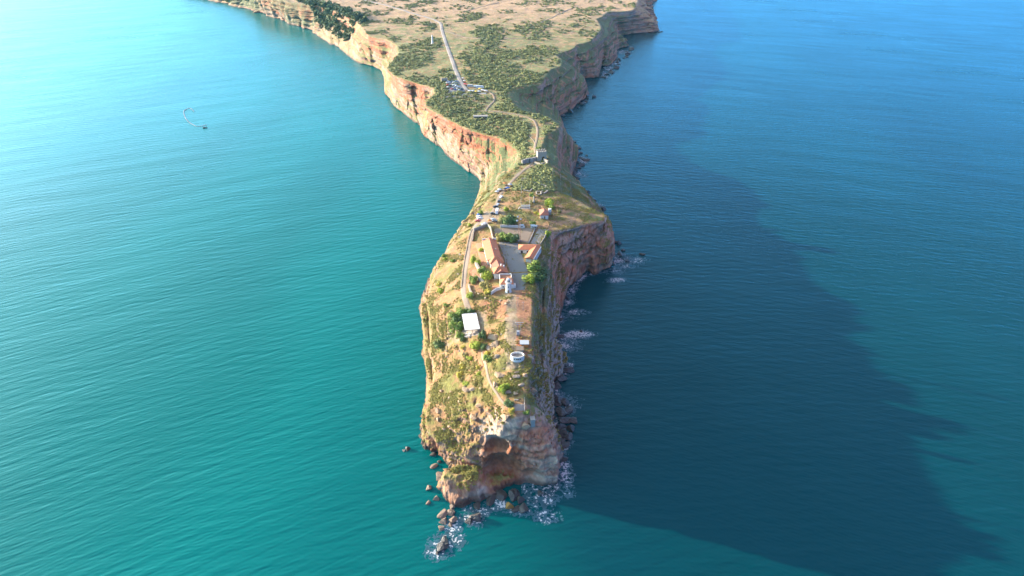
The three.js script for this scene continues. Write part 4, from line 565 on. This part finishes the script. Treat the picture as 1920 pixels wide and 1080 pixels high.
function tree([x, z], R, hue, label, tall = 1, name = 'tree', group) {
  const o = thing(name, label, name === 'tree' ? 'tree' : 'bush', [x, surfaceAt(x, z) - 0.15, z], rnd() * 6.28, group), m = CROWNS[hue][treeCount++ % 2]; R *= 1.3; o.scale.set(R, R * tall, R);
  part(o, 'crown', m, leafMat); part(o, 'trunk', trunkGeo, M.trunk); return o;
}
const T = (px, R, hue, label, tall, name, group) => tree(px, R, hue, label, tall, name, group);
T([-27.5, -419.3], 2.1, 'bright', 'tall bright green tree at the edge of the cobbled path by the brick yard', 1.9); T([-23.9, -416.4], 2.3, 'bright', 'round bright tree just below the brick yard table'); T([-22.5, -438.5], 2.3, 'bright', 'low light green bush in the walled brick yard', 0.7, 'bush');
T([-19.6, -402.5], 3.6, 'green', 'upper of two leafy trees beside the sunlit broken wall'); T([-17.2, -396.2], 3.4, 'bright', 'lower of two leafy trees beside the sunlit broken wall'); T([-25.9, -394], 3.0, 'green', 'round tree beside the cobbled path above the stone remains'); T([-17.1, -382.7], 3.8, 'olive', 'wide olive shrub below the leafy trees', 0.8); T([-15.5, -376.3], 2.6, 'yellow', 'yellow-green bush at the end of the white boundary wall', 0.9, 'bush'); T([-27.7, -373.6], 2.2, 'bright', 'small bright tree on the lower cobbled path', 1.2);
T([-32.3, -361.5], 3.8, 'green', 'bushy tree behind the far corner of the white canopy'); T([-36.1, -359], 4.3, 'green', 'broad bushy tree on the outer side of the white canopy'); T([-34, -354.4], 4.0, 'dark', 'dark tree pressed against the side of the white canopy'); T([-34.7, -349], 4.2, 'green', 'leafy tree beside the front corner of the white canopy'); T([-32.5, -341.2], 3.0, 'green', 'lowest leafy tree of the canopy thicket'); T([-30.2, -336.4], 1.7, 'dark', 'small round dark bush at the terrace corner', 1.2, 'bush'); T([-26, -359.4], 2.3, 'dark', 'dark shrub behind the far edge of the white canopy'); T([-38.6, -364.8], 2.6, 'olive', 'olive shrub on the slope left of the canopy thicket', 0.8);
T([-17.8, -332.2], 2.3, 'dark', 'pointed dark tree right of the cafe terrace', 1.6); T([-22.1, -327], 3.1, 'bright', 'very bright round tree in front of the cafe terrace'); T([-16.5, -324.3], 2.3, 'dark', 'dark bush between the bright tree and the boulders', 0.9, 'bush'); T([-13.8, -308.3], 2.4, 'green', 'green bush at the start of the footpath'); T([-14.3, -316], 1.8, 'yellow', 'yellow bush just above the start of the footpath', 0.9, 'bush'); T([-45.7, -344.9], 3.8, 'dark', 'dense dark bush alone on the outer left slope', 0.8, 'bush');
T([-4.9, -280.1], 2.4, 'bright', 'bright bush left of the grey boulder above the platform', 1.2); T([-3.2, -282.7], 2.0, 'bright', 'small bright bush behind the grey boulder'); T([-1.4, -271.3], 2.5, 'dark', 'dome-shaped dark bush beside the viewing platform', 0.75, 'bush'); T([0, -265.9], 1.7, 'yellow', 'yellow-green bush on the front corner of the viewing platform', 1.1, 'bush'); T([7.8, -266.1], 1.6, 'green', 'small green bush on the shaded corner of the viewing platform', 1.1, 'bush');
T([15.5, -401.6], 5.4, 'green', 'largest tree on the right edge of the courtyard'); T([18.9, -404.8], 5.2, 'dark', 'shaded tree behind the largest courtyard tree'); T([17.8, -394.2], 5.0, 'dark', 'shaded tree overhanging the right cliff by the courtyard'); T([10.8, -388.4], 4.0, 'bright', 'sunlit tree nearest the lighthouse on the courtyard edge'); T([15.6, -417.3], 1.9, 'olive', 'small olive tree in front of the angled building');
T([-8.9, -453.7], 3.6, 'olive', 'olive tree at the left end of the forecourt tree row'); T([-5.6, -451.8], 3.9, 'green', 'second tree of the forecourt tree row'); T([-1.6, -450.9], 3.9, 'green', 'third tree of the forecourt tree row'); T([2, -451], 3.8, 'dark', 'tree at the mast end of the forecourt tree row'); T([28.1, -465.3], 2.3, 'bright', 'bright narrow tree on the seaward side of the terrace', 1.5);
T([-7.3, -485.1], 3.6, 'olive', 'olive tree beside the compound entrance'); T([-3.4, -482.1], 5.0, 'dark', 'broad dark tree behind the long white wall'); T([1.3, -481.6], 4.6, 'dark', 'dark tree next to the broad tree behind the long white wall'); T([-5.3, -509.5], 2.3, 'bright', 'bright bush on the lawn left of the memorial', 1, 'bush'); T([16.6, -482.4], 2.2, 'green', 'lone green tree behind the white cabins'); T([32.7, -523.9], 4.2, 'bright', 'bright tree behind the red-roofed cottage'); T([33.8, -517.4], 2.4, 'green', 'smaller tree beside the cottage water tank'); T([19.8, -505], 1.8, 'yellow', 'first yellow-green hedge bush in front of the cottage', 0.8, 'bush'); T([22.4, -502.5], 1.7, 'bright', 'second hedge bush in front of the cottage', 0.8, 'bush'); T([25, -501], 1.7, 'bright', 'third hedge bush in front of the cottage', 0.8, 'bush'); T([39.3, -512.3], 1.8, 'olive', 'grey-green bush right of the cottage', 1, 'bush'); T([17.7, -541.9], 2.2, 'green', 'green bush at the edge of the stone foundations', 1, 'bush'); T([22.2, -578.6], 1.6, 'green', 'small bush among the farthest stone foundations', 1, 'bush'); T([27.8, -669.3], 2.8, 'green', 'green tree behind the gate tower'); T([-11.1, -565.2], 1.8, 'green', 'leafy bush beside the white stall at the road bend', 1, 'bush');
T([-34.7, -492.2], 1.9, 'bright', 'bright bush on the cliff edge at the top of the cobbled path', 0.9, 'bush'); T([-25.8, -508.3], 2.4, 'green', 'green bush on the cliff edge behind the blue car', 0.9, 'bush'); T([-52.3, -455], 2.2, 'green', 'upper green bush on the outer slope rim', 0.9, 'bush'); T([-50.4, -447.6], 1.8, 'bright', 'lower light bush on the outer slope rim', 0.8, 'bush'); T([-44.1, -436.5], 1.9, 'green', 'single bush in the middle of the outer slope', 0.9, 'bush'); T([-50.1, -400.7], 2.8, 'bright', 'wide bright bush low on the outer slope', 0.7, 'bush'); T([-52, -412.6], 2.2, 'yellow', 'yellow bush above the wide bright bush on the outer slope', 0.7, 'bush'); T([-44.1, -379.2], 1.6, 'green', 'small green bush below the wide bright slope bush', 0.8, 'bush');
for (const [x, z, R] of [[-25.4,-320.8,2],[-27.9,-324.3,1.8],[-22.3,-310.5,1.9],[-30.7,-310.7,2.3],[-28.7,-305.3,1.8],[-26.2,-300,2],[-20.4,-295.1,1.6],[-19.4,-309.1,1.5],[-29.1,-316.3,2],[-18.8,-302.1,1.5],[-16.8,-288.5,1.4],[-29.9,-330.3,1.6]]) T([x, z], R, ['olive', 'yellow', 'bright'][Math.floor(rnd() * 3)], 'low yellowish shrub on the near slope left of the footpath', 0.65, 'bush', 'low shrubs on the near slope');

// loose scrub that nobody could count: one sheet of instances each
function scatter(name, geo, m, list, tint) {
  const o = new THREE.InstancedMesh(geo, m, list.length), d = new THREE.Object3D(), c = new THREE.Color(); o.name = name; o.userData.kind = 'stuff';
  list.forEach(([x, y, z, s, h], i) => { d.position.set(x, y, z); d.rotation.set(0, rnd() * 6.28, 0); d.scale.set(s * range(0.8, 1.4), s * h, s * range(0.8, 1.4)); d.updateMatrix(); o.setMatrixAt(i, d.matrix); const k = range(0.7, 1.25); if (tint) o.setColorAt(i, c.setRGB(k * tint[0], k * tint[1], k * tint[2])); });
  scene.add(o); return o;
}
{
  const far = [], near = [], P = ground.attributes.position, N = ground.attributes.normal;
  for (let i = 0; i < 200000 && far.length < 14000; i++) {
    const z = -560 - 2300 * Math.pow(rnd(), 1.5), x = range(-0.42, 0.32) * -z; if (signedTo(RIM, x, z) > -3) continue;
    const n = fbm(x / 70, 3, z / 110, 4), dens = 0.05 + 1.7 * n + 0.5 * step(-1350, -900, z); if (rnd() > dens) continue;
    if (nearRoad(x, z) < 9) continue;
    far.push([x, Y(x, z) - 0.3, z, range(0.8, 3.2) * (0.8 + 0.5 * clamp(-z / 1500)), range(0.4, 0.75)]);
  }
  scatter('plateau_scrub', crownGeo(130, 0.24, 7, 0.8, [0.175, 0.225, 0.075]), leafMat, far, [1, 1, 1]);
  for (let i = 0; i < 1200000 && near.length < 42000; i++) { // tufts on whatever open ground is not too steep
    const k = Math.floor(rnd() * P.count), x = P.getX(k), y = P.getY(k), z = P.getZ(k); if (z < -620 || N.getY(k) < 0.62 || y < 7 || (z > -268 && x > -18 && y < 36)) continue;
    if (padAt(x, z) > 0.4 && rnd() > 0.08) continue; if (fbm(x / 14, 6, z / 14, 3) + 0.1 < rnd() * 0.5) continue; if (nearRoad(x, z) < 3) continue;
    near.push([x, y - 0.1, z, range(0.2, 0.62), range(0.5, 1)]);
  }
  scatter('grass_tufts', crownGeo(46, 0.34, 5, 0.8, [0.19, 0.205, 0.05]), leafMat, near, [1.1, 1.05, 0.9]);
  const wood = []; for (let i = 0; i < 130000 && wood.length < 3600; i++) { const z = -1500 - 1500 * rnd(), x = range(-0.5, -0.1) * -z, s = signedTo(SHORE, x, z), r = signedTo(RIM, x, z); if (s > -12 || r < -25 || z > -1450) continue; if (-z < 1750 && rnd() > (-z - 1450) / 300) continue; const y = surfaceAt(x, z); if (y < 3) continue; wood.push([x, y - 1, z, range(4, 9), range(0.8, 1.2)]); }
  scatter('coastal_wood', crownGeo(110, 0.24, 7, 0.9, [0.075, 0.125, 0.04]), leafMat, wood, [1, 1, 1]);
}
// ---------------------------------------------------------------- rocks
function rockGeo(k, sq = 0.75) { // a block broken along a dozen flat faces
  const cuts = []; for (let i = 0; i < 13; i++) cuts.push([new THREE.Vector3(rnd() * 2 - 1, rnd() * 2 - 1, rnd() * 2 - 1).normalize(), range(0.42, 0.82)]);
  const g = new THREE.IcosahedronGeometry(1, 5), P = g.attributes.position, d = new THREE.Vector3();
  for (let i = 0; i < P.count; i++) { d.fromBufferAttribute(P, i).normalize(); let r = 1.1; for (const [n, h] of cuts) { const q = n.dot(d); if (q > 0.05) r = Math.min(r, h / q); } r *= 1.25 + 0.14 * noise(d.x * 2.2 + k * 9, d.y * 2.2, d.z * 2.2) + 0.10 * noise(d.x * 6, d.y * 6 + k * 5, d.z * 6); P.setXYZ(i, d.x * r, d.y * r * sq, d.z * r); }
  g.computeVertexNormals(); return g;
}
const ROCKS = [0, 1, 2, 3, 4].map((k) => rockGeo(k, 0.62 + 0.08 * k));
const rockMat = { pale: mat(0.50, 0.34, 0.205, 0.95, { map: grainTex, bumpMap: reliefTex, bumpScale: 0.3 }), grey: mat(0.34, 0.27, 0.20, 0.95, { map: grainTex, bumpMap: reliefTex, bumpScale: 0.3 }), brown: mat(0.24, 0.175, 0.125, 0.85, { map: grainTex, bumpMap: reliefTex, bumpScale: 0.3 }), wet: mat(0.045, 0.04, 0.036, 0.45, { bumpMap: reliefTex, bumpScale: 0.3 }), weed: mat(0.32, 0.17, 0.03, 0.8, { map: grainTex }) };
let rockCount = 0;
function rock([x, z], R, m, label, y, group, name = 'boulder') { const o = single(name, ROCKS[rockCount++ % 5], rockMat[m], label, 'rock', [x, y ?? surfaceAt(x, z) + R * 0.15, z], rnd() * 6.28, group); o.scale.set(R * range(0.85, 1.25), R * range(0.55, 1.1), R * range(0.7, 1.25)); return o; }
for (const [p, R, m, l] of [[[-24.9, -293.7], 2.9, 'pale', 'large pale boulder alone in the grass of the near slope'], [[-22.1, -292.2], 2.0, 'grey', 'grey boulder leaning on the large pale boulder'], [[-2.3, -279.8], 2.6, 'grey', 'upright grey boulder beside the bright bush above the platform'], [[1.7, -279.2], 1.9, 'pale', 'pale boulder behind the back of the viewing platform'], [[-9, -287.2], 2.0, 'pale', 'stacked pale boulder right of the footpath'], [[-7.8, -285.2], 1.5, 'pale', 'lower pale boulder right of the footpath'], [[-13.9, -322.9], 2.4, 'grey', 'dark grey boulder right of the bright tree'], [[-8.2, -306.1], 2.6, 'grey', 'grey boulder in a hollow of the ridge flank'], [[-42, -290.2], 2.6, 'pale', 'pale boulder on the outer edge of the near slope'], [[-41.4, -285.5], 2.1, 'pale', 'smaller boulder below the pale boulder on the outer edge'], [[-20.8, -274.8], 2.5, 'pale', 'boulder in the middle of the lowest grass slope'], [[-17.9, -278.8], 1.8, 'pale', 'round boulder above the lowest grass slope'], [[-17.1, -290.2], 1.4, 'grey', 'small grey boulder near the footpath bend'], [[-27.9, -324.7], 2.4, 'pale', 'flat boulder above the low shrubs of the near slope'], [[11.7, -285.9], 2.2, 'pale', 'pale boulder on the shaded slope right of the platform'], [[5.2, -284.9], 2.2, 'grey', 'grey boulder below the lookout in the shade'], [[2.3, -290], 2.6, 'grey', 'broad grey outcrop block under the lookout'], [[7.3, -291], 2.4, 'pale', 'pale outcrop block right under the lookout'], [[-11.6, -330.8], 4.2, 'pale', 'big rounded pale outcrop right of the cafe terrace'], [[-9.4, -319.5], 3.4, 'pale', 'second rounded outcrop below the big one'], [[-6.5, -293.1], 3.8, 'pale', 'square pale crag beside the footpath'], [[-41.4, -474.8], 1.4, 'grey', 'dark rock high on the outer slope'], [[-39.3, -443.7], 1.8, 'grey', 'grey rock in the middle of the outer slope'], [[-3.9, -265.1], 3.2, 'pale', 'left of three crags in front of the platform'], [[6.9, -262.3], 2.8, 'pale', 'right crag in front of the platform corner']]) rock(p, R * 0.78, m, l);
for (let i = 0, n = 0; i < 3000 && n < 70; i++) { const z = range(-262, -420), x = range(-70, 5); if (signedTo(RIM, x, z) > -3 || padAt(x, z) > 0.2 || nearRoad(x, z) < 3) continue; n++; rock([x, z], range(0.4, 1.1), rnd() > 0.3 ? 'pale' : 'grey', 'loose pale rock lying in the grass of the near slopes', undefined, 'loose rocks on the near slopes', 'loose_rock'); }
const SURF = [[-43.6,-269.1,0,2.4],[-38.1,-261.6,0,2.8],[-33.6,-263.1,0,3.6],[-44.5,-253.5,0,1.8],[-39.8,-246.2,0,1.6],[-43.7,-243.3,0,1.6],[-35.5,-235.6,0,3],[-31.2,-236.6,0,2.6],[-29.8,-232.2,0,2.2],[-34.5,-231.2,0,2.2],[-30.9,-228.9,0,1.8],[-35.3,-227.2,0,1.6],[-31,-240.8,0,2],[-19,-233.2,0,4],[-21.6,-231.2,0,2.4],[-33.2,-219.2,0,2.6],[-34.2,-215.8,0,2.8],[-32.2,-217,0,1.8],[-35.9,-212.1,0,1.1],[-1.4,-240.8,0,2.8],[2.2,-239.1,0,3],[6.1,-239.1,0,3],[-5.6,-248,0,4],[0.6,-247.3,0,3.6],[4.2,-245.1,0,3],[-11.2,-244.4,0,3],[-18,-240.8,0,2.6],[1.4,-249.8,0,3.6],[14.7,-249.8,0,2.4],[-60,-282.9,0,2],[-61.9,-281.6,0,1.2],[-44.8,-278.6,0,1.6],[-40.9,-272.8,0,1.5],[27.2,-288.1,0,3.4],[30.2,-294.8,0,4],[33.1,-291.7,0,3.6],[30.8,-285.9,0,3],[36.4,-306.5,0,4],[32.2,-306.5,0,4.4],[28.6,-299.4,0,4],[34.9,-316.2,0,4.2],[30.1,-313.7,0,4.6],[32.8,-323.8,0,4],[28.8,-323.8,0,4.4],[34.9,-299.4,0,3],[27.3,-279.5,0,3],[29.4,-274.4,0,2.6],[37.9,-356.8,0,4.6],[32.3,-347,0,4.2],[29,-339.8,0,3.6],[36.2,-363.4,0,3.4],[31.8,-375.1,0,3],[31,-386,0,3],[35.5,-396.8,0,3],[50.7,-403.7,0,1.6],[96.6,-526.7,0,4.2],[90.7,-539.4,0,3.4],[94.7,-551.5,0,3.2],[92.6,-561.7,0,3],[98.2,-548.2,0,3],[116.6,-526.7,0,2.6],[101,-514.4,0,2.2],[100.2,-535.1,0,2.4],[36.1,-419.5,0,2.4],[43.1,-450.7,0,2]];
const TIP_ROCKS = ['upright brown rock standing in the water left of the tip cliff', 'rock wedged behind the grassy shelf at the tip', 'large pale block against the left end of the grassy shelf', 'small flat rock alone in the water left of the shelf', 'low rock under the left corner of the shelf', 'outermost small rock left of the shelf point', 'rock at the left of the pile below the shelf point', 'rock in the middle of the pile touching the shelf point', 'right-hand rock of the pile below the shelf point', 'lower rock of the pile below the shelf point', 'nearest rock of the pile below the shelf point', 'small rock trailing the pile below the shelf point', 'rock against the face of the shelf point', 'biggest lone rock in the foam below the shelf', 'smaller rock beside the biggest lone rock', 'upper rock of the foam-ringed pair off the tip', 'lower rock of the foam-ringed pair off the tip', 'small rock between the foam-ringed pair', 'tiny rock farthest out to sea off the tip', 'orange weedy rock in the foam off the tip', 'dark rock right beside the orange weedy rock', 'dark rock second right of the orange weedy rock', 'large dark boulder under the left end of the grotto', 'dark boulder under the middle of the grotto', 'dark boulder in front of the grotto rubble', 'dark boulder between shelf and grotto rubble', 'dark boulder under the face of the shelf', 'dark boulder topping the grotto rubble', 'dark rock at the foot of the right tip corner', 'lone dark rock in the open water left of the cape', 'tiny companion of the lone rock left of the cape', 'small rock under the left cliff of the tip', 'small rock between left cliff and grassy shelf'];
SURF.forEach(([x, z, h, R], i) => { const weed = Math.abs(x - [[-1.4,-240.8,0]][0][0]) < 0.5 && Math.abs(z - [[-1.4,-240.8,0]][0][1]) < 0.5; rock([x, z], R * 0.85, weed ? 'weed' : i < 13 ? 'brown' : 'wet', i < 33 ? TIP_ROCKS[i] : 'dark wet boulder in the surf at the foot of the shaded cliff', 0.1 + (i < 33 ? 0.1 : 0.2) * R, i < 33 ? 'rocks off the tip' : 'surf boulders under the shaded cliff', 'sea_rock'); });
for (const [a, b, n] of [[[[81.4,-793.3,0]], [[63.9,-708.8,0]], 14], [[[65.1,-692.4,0]], [[84.9,-629.8,0]], 16], [[[71.6,-851,0]], [[82.1,-793.3,0]], 8], [[[127,-1099.8,0]], [[66.7,-970.2,0]], 8], [[[161.6,-1223.8,0]], [[261.1,-1530.9,0]], 26], [[[310.4,-1698.9,0]], [[367.1,-1738.1,0]], 7]]) for (let i = 0; i < n; i++) { const t = (i + rnd()) / n, x = lerp(a[0][0], b[0][0], t), z = lerp(a[0][1], b[0][1], t); rock([x + range(1, 12), z + range(-4, 4)], range(1.4, 3.8) * clamp(-z / 600, 1, 1.6), 'wet', 'dark boulder in the surf along the far shaded shore', 0.4, 'surf boulders along the far shore', 'shore_boulder'); }
// ---------------------------------------------------------------- foam, boat, net
{
  const v = [], idx = [];
  const blobs = [[37.4,-391.3,0,14,9],[47.3,-400.2,0,15,5],[49.1,-430.8,0,10,4],[95.8,-514.4,0,14,12],[105.5,-516.4,0,14,6],[86.6,-481,0,9,4],[15.4,-246.2,0,10,4],[11.1,-242.6,0,7,3],[19.9,-251.7,0,7,4],[4.1,-238,0,9,3],[-20.3,-233.2,0,7,5],[-21.9,-237.3,0,6,4],[-33.3,-217.6,0,9,6],[-35.5,-213,0,7,4],[-30.2,-220.8,0,8,4],[17.7,-234.6,0,8,4],[86.3,-781.3,0,7,14],[80.7,-734.7,0,8,12],[81.2,-646.7,0,10,10],[88.7,-639.6,0,9,4],[77.6,-669,0,8,9],[112.7,-1068.9,0,9,16],[167.2,-1254.3,0,14,30],[202.9,-1359.4,0,14,26],[238,-1469.6,0,16,20],[184,-1309.8,0,12,24],[23,-257.3,0,6,6],[-29.5,-228.9,0,7,5],[-15.1,-239.1,0,8,4],[-8.3,-241.5,0,9,4]];
  const cells = new Map(), CW = (X, Z) => { const k = Math.round(X / 1.5) * 10000 + Math.round(-Z / 1.5); let d = cells.get(k); if (d === undefined) { d = signedTo(SHORE, Math.round(X / 1.5) * 1.5, -Math.round(-Z / 1.5) * 1.5); cells.set(k, d); } return d; };
  const film = { v: [], idx: [] }, lace = { v, idx };
  for (const [bx, bz, , rx, rz] of blobs) { const st = clamp(-bz / 1100, 0.24, 1.2); for (let x = -rx * 1.2; x < rx * 1.2; x += st) for (let z = -rz * 1.5; z < rz * 1.5; z += st) {
    const X = bx + x, Z = bz + z, q = 1 - Math.hypot(x / rx, z / rz / 1.3); if (q < -0.2 || CW(X, Z) < -1) continue;
    const n = 1 - 2.6 * Math.abs(fbm(X / 4.2, 1, Z / 4.2, 3)), m = fbm(X / 1.3, 4, Z / 1.3, 2), w = Math.min(q, 0.45) * 0.9 + n * 0.6 + m * 0.75 + 0.6 * fbm(X / 11, 8, Z / 11, 2);
    for (const [k, lim, y] of [[lace, 1.0, 0.09], [film, 0.55, 0.04]]) if (w > lim) { const i = k.v.length / 3, j = () => (rnd() - 0.5) * st * 0.7; k.v.push(X + j(), y, Z + j(), X + st + j(), y, Z + j(), X + st + j(), y, Z + st + j(), X + j(), y, Z + st + j()); k.idx.push(i, i + 2, i + 1, i, i + 3, i + 2); }
  } }
  for (let Z = -246; Z > -530; Z -= 0.26) for (let X = 5; X < 125; X += 0.26) { // surf hugging the exposed shore
    const d = CW(X, Z); if (d < -0.5 || d > 20) continue;
    const reach = 4 + 22 * Math.max(0, fbm(X / 40, 2, Z / 26, 2) + 0.12), q = 1 - d / reach; if (q < -0.3) continue;
    const n = 1 - 2.6 * Math.abs(fbm(X / 4.2, 1, Z / 4.2, 3)), m = fbm(X / 1.3, 4, Z / 1.3, 2), w = Math.min(q, 0.42) * 0.9 + n * 0.6 + m * 0.7 + 0.6 * fbm(X / 11, 8, Z / 11, 2);
    for (const [k, lim, y] of [[lace, 0.98, 0.09], [film, 0.55, 0.04]]) if (w > lim) { const i = k.v.length / 3, j = () => (rnd() - 0.5) * 0.2; k.v.push(X + j(), y, Z + j(), X + 0.26 + j(), y, Z + j(), X + 0.26 + j(), y, Z + 0.26 + j(), X + j(), y, Z + 0.26 + j()); k.idx.push(i, i + 2, i + 1, i, i + 3, i + 2); }
  }
  for (const [k, name, m] of [[lace, 'sea_foam', mat(0.55, 0.60, 0.63, 0.9, { side: THREE.DoubleSide })], [film, 'aerated_water', mat(0.03, 0.11, 0.15, 0.5, { side: THREE.DoubleSide })]]) { const g = new THREE.BufferGeometry(); g.setAttribute('position', new THREE.Float32BufferAttribute(k.v, 3)); g.setIndex(k.idx); g.computeVertexNormals(); const o = new THREE.Mesh(g, m); o.name = name; o.userData.kind = 'stuff'; scene.add(o); console.log(name, k.idx.length / 3); }
}
{
  const [x, z] = [-430.6, -916.2], o = thing('fishing_boat', 'tiny dark fishing boat at the end of the float line in the bright bay', 'boat', [x, 0.1, z], 0.4); o.scale.setScalar(0.65);
  const s = new THREE.Shape(); s.moveTo(-4, -1.3); s.lineTo(2, -1.4); s.quadraticCurveTo(4, -0.9, 5, 0); s.quadraticCurveTo(4, 0.9, 2, 1.4); s.lineTo(-4, 1.3); s.closePath(); const g = new THREE.ExtrudeGeometry(s, { depth: 1.3, bevelEnabled: true, bevelSize: 0.15, bevelThickness: 0.15 }); g.rotateX(-Math.PI / 2); g.translate(0, -0.3, 0); part(o, 'hull', g, M.dark); part(o, 'cabin', box(2, 1.5, 1.7, -1.2, 1.1), M.greyPaint); part(o, 'mast', bar([0, 1, 0], [0, 4, 0], 0.07), M.wood);
  const curve = new THREE.CatmullRomCurve3([[-481.3,-1002.3,0],[-496.3,-1020.5,0],[-498.4,-1008.3,0],[-481.3,-970.2,0],[-467.2,-947.9,0],[-453.5,-931.8,0],[-444.2,-923.9,0],[-437.8,-926.5,0],[-434.6,-931.8,0]].map(([a, b]) => new THREE.Vector3(a, 0.12, b))), pts2 = curve.getSpacedPoints(64);
  const net = thing('net_float_line', 'curved line of pale floats of a fish trap in the bright bay', 'fishing net', [pts2[0].x, 0, pts2[0].z]); part(net, 'head_rope', new THREE.TubeGeometry(new THREE.CatmullRomCurve3(pts2.map((p) => p.clone().sub(new THREE.Vector3(pts2[0].x, 0, pts2[0].z)))), 128, 0.22, 5), M.canvas);
  const fg = new THREE.SphereGeometry(0.55, 8, 6); for (const p of pts2) { const f = part(net, 'float', fg, M.canvas); f.position.set(p.x - pts2[0].x, 0.2, p.z - pts2[0].z); }
}

scene.traverse((o) => { if (o.isMesh) { o.castShadow = true; o.receiveShadow = true; } });
renderer.render(scene, camera);
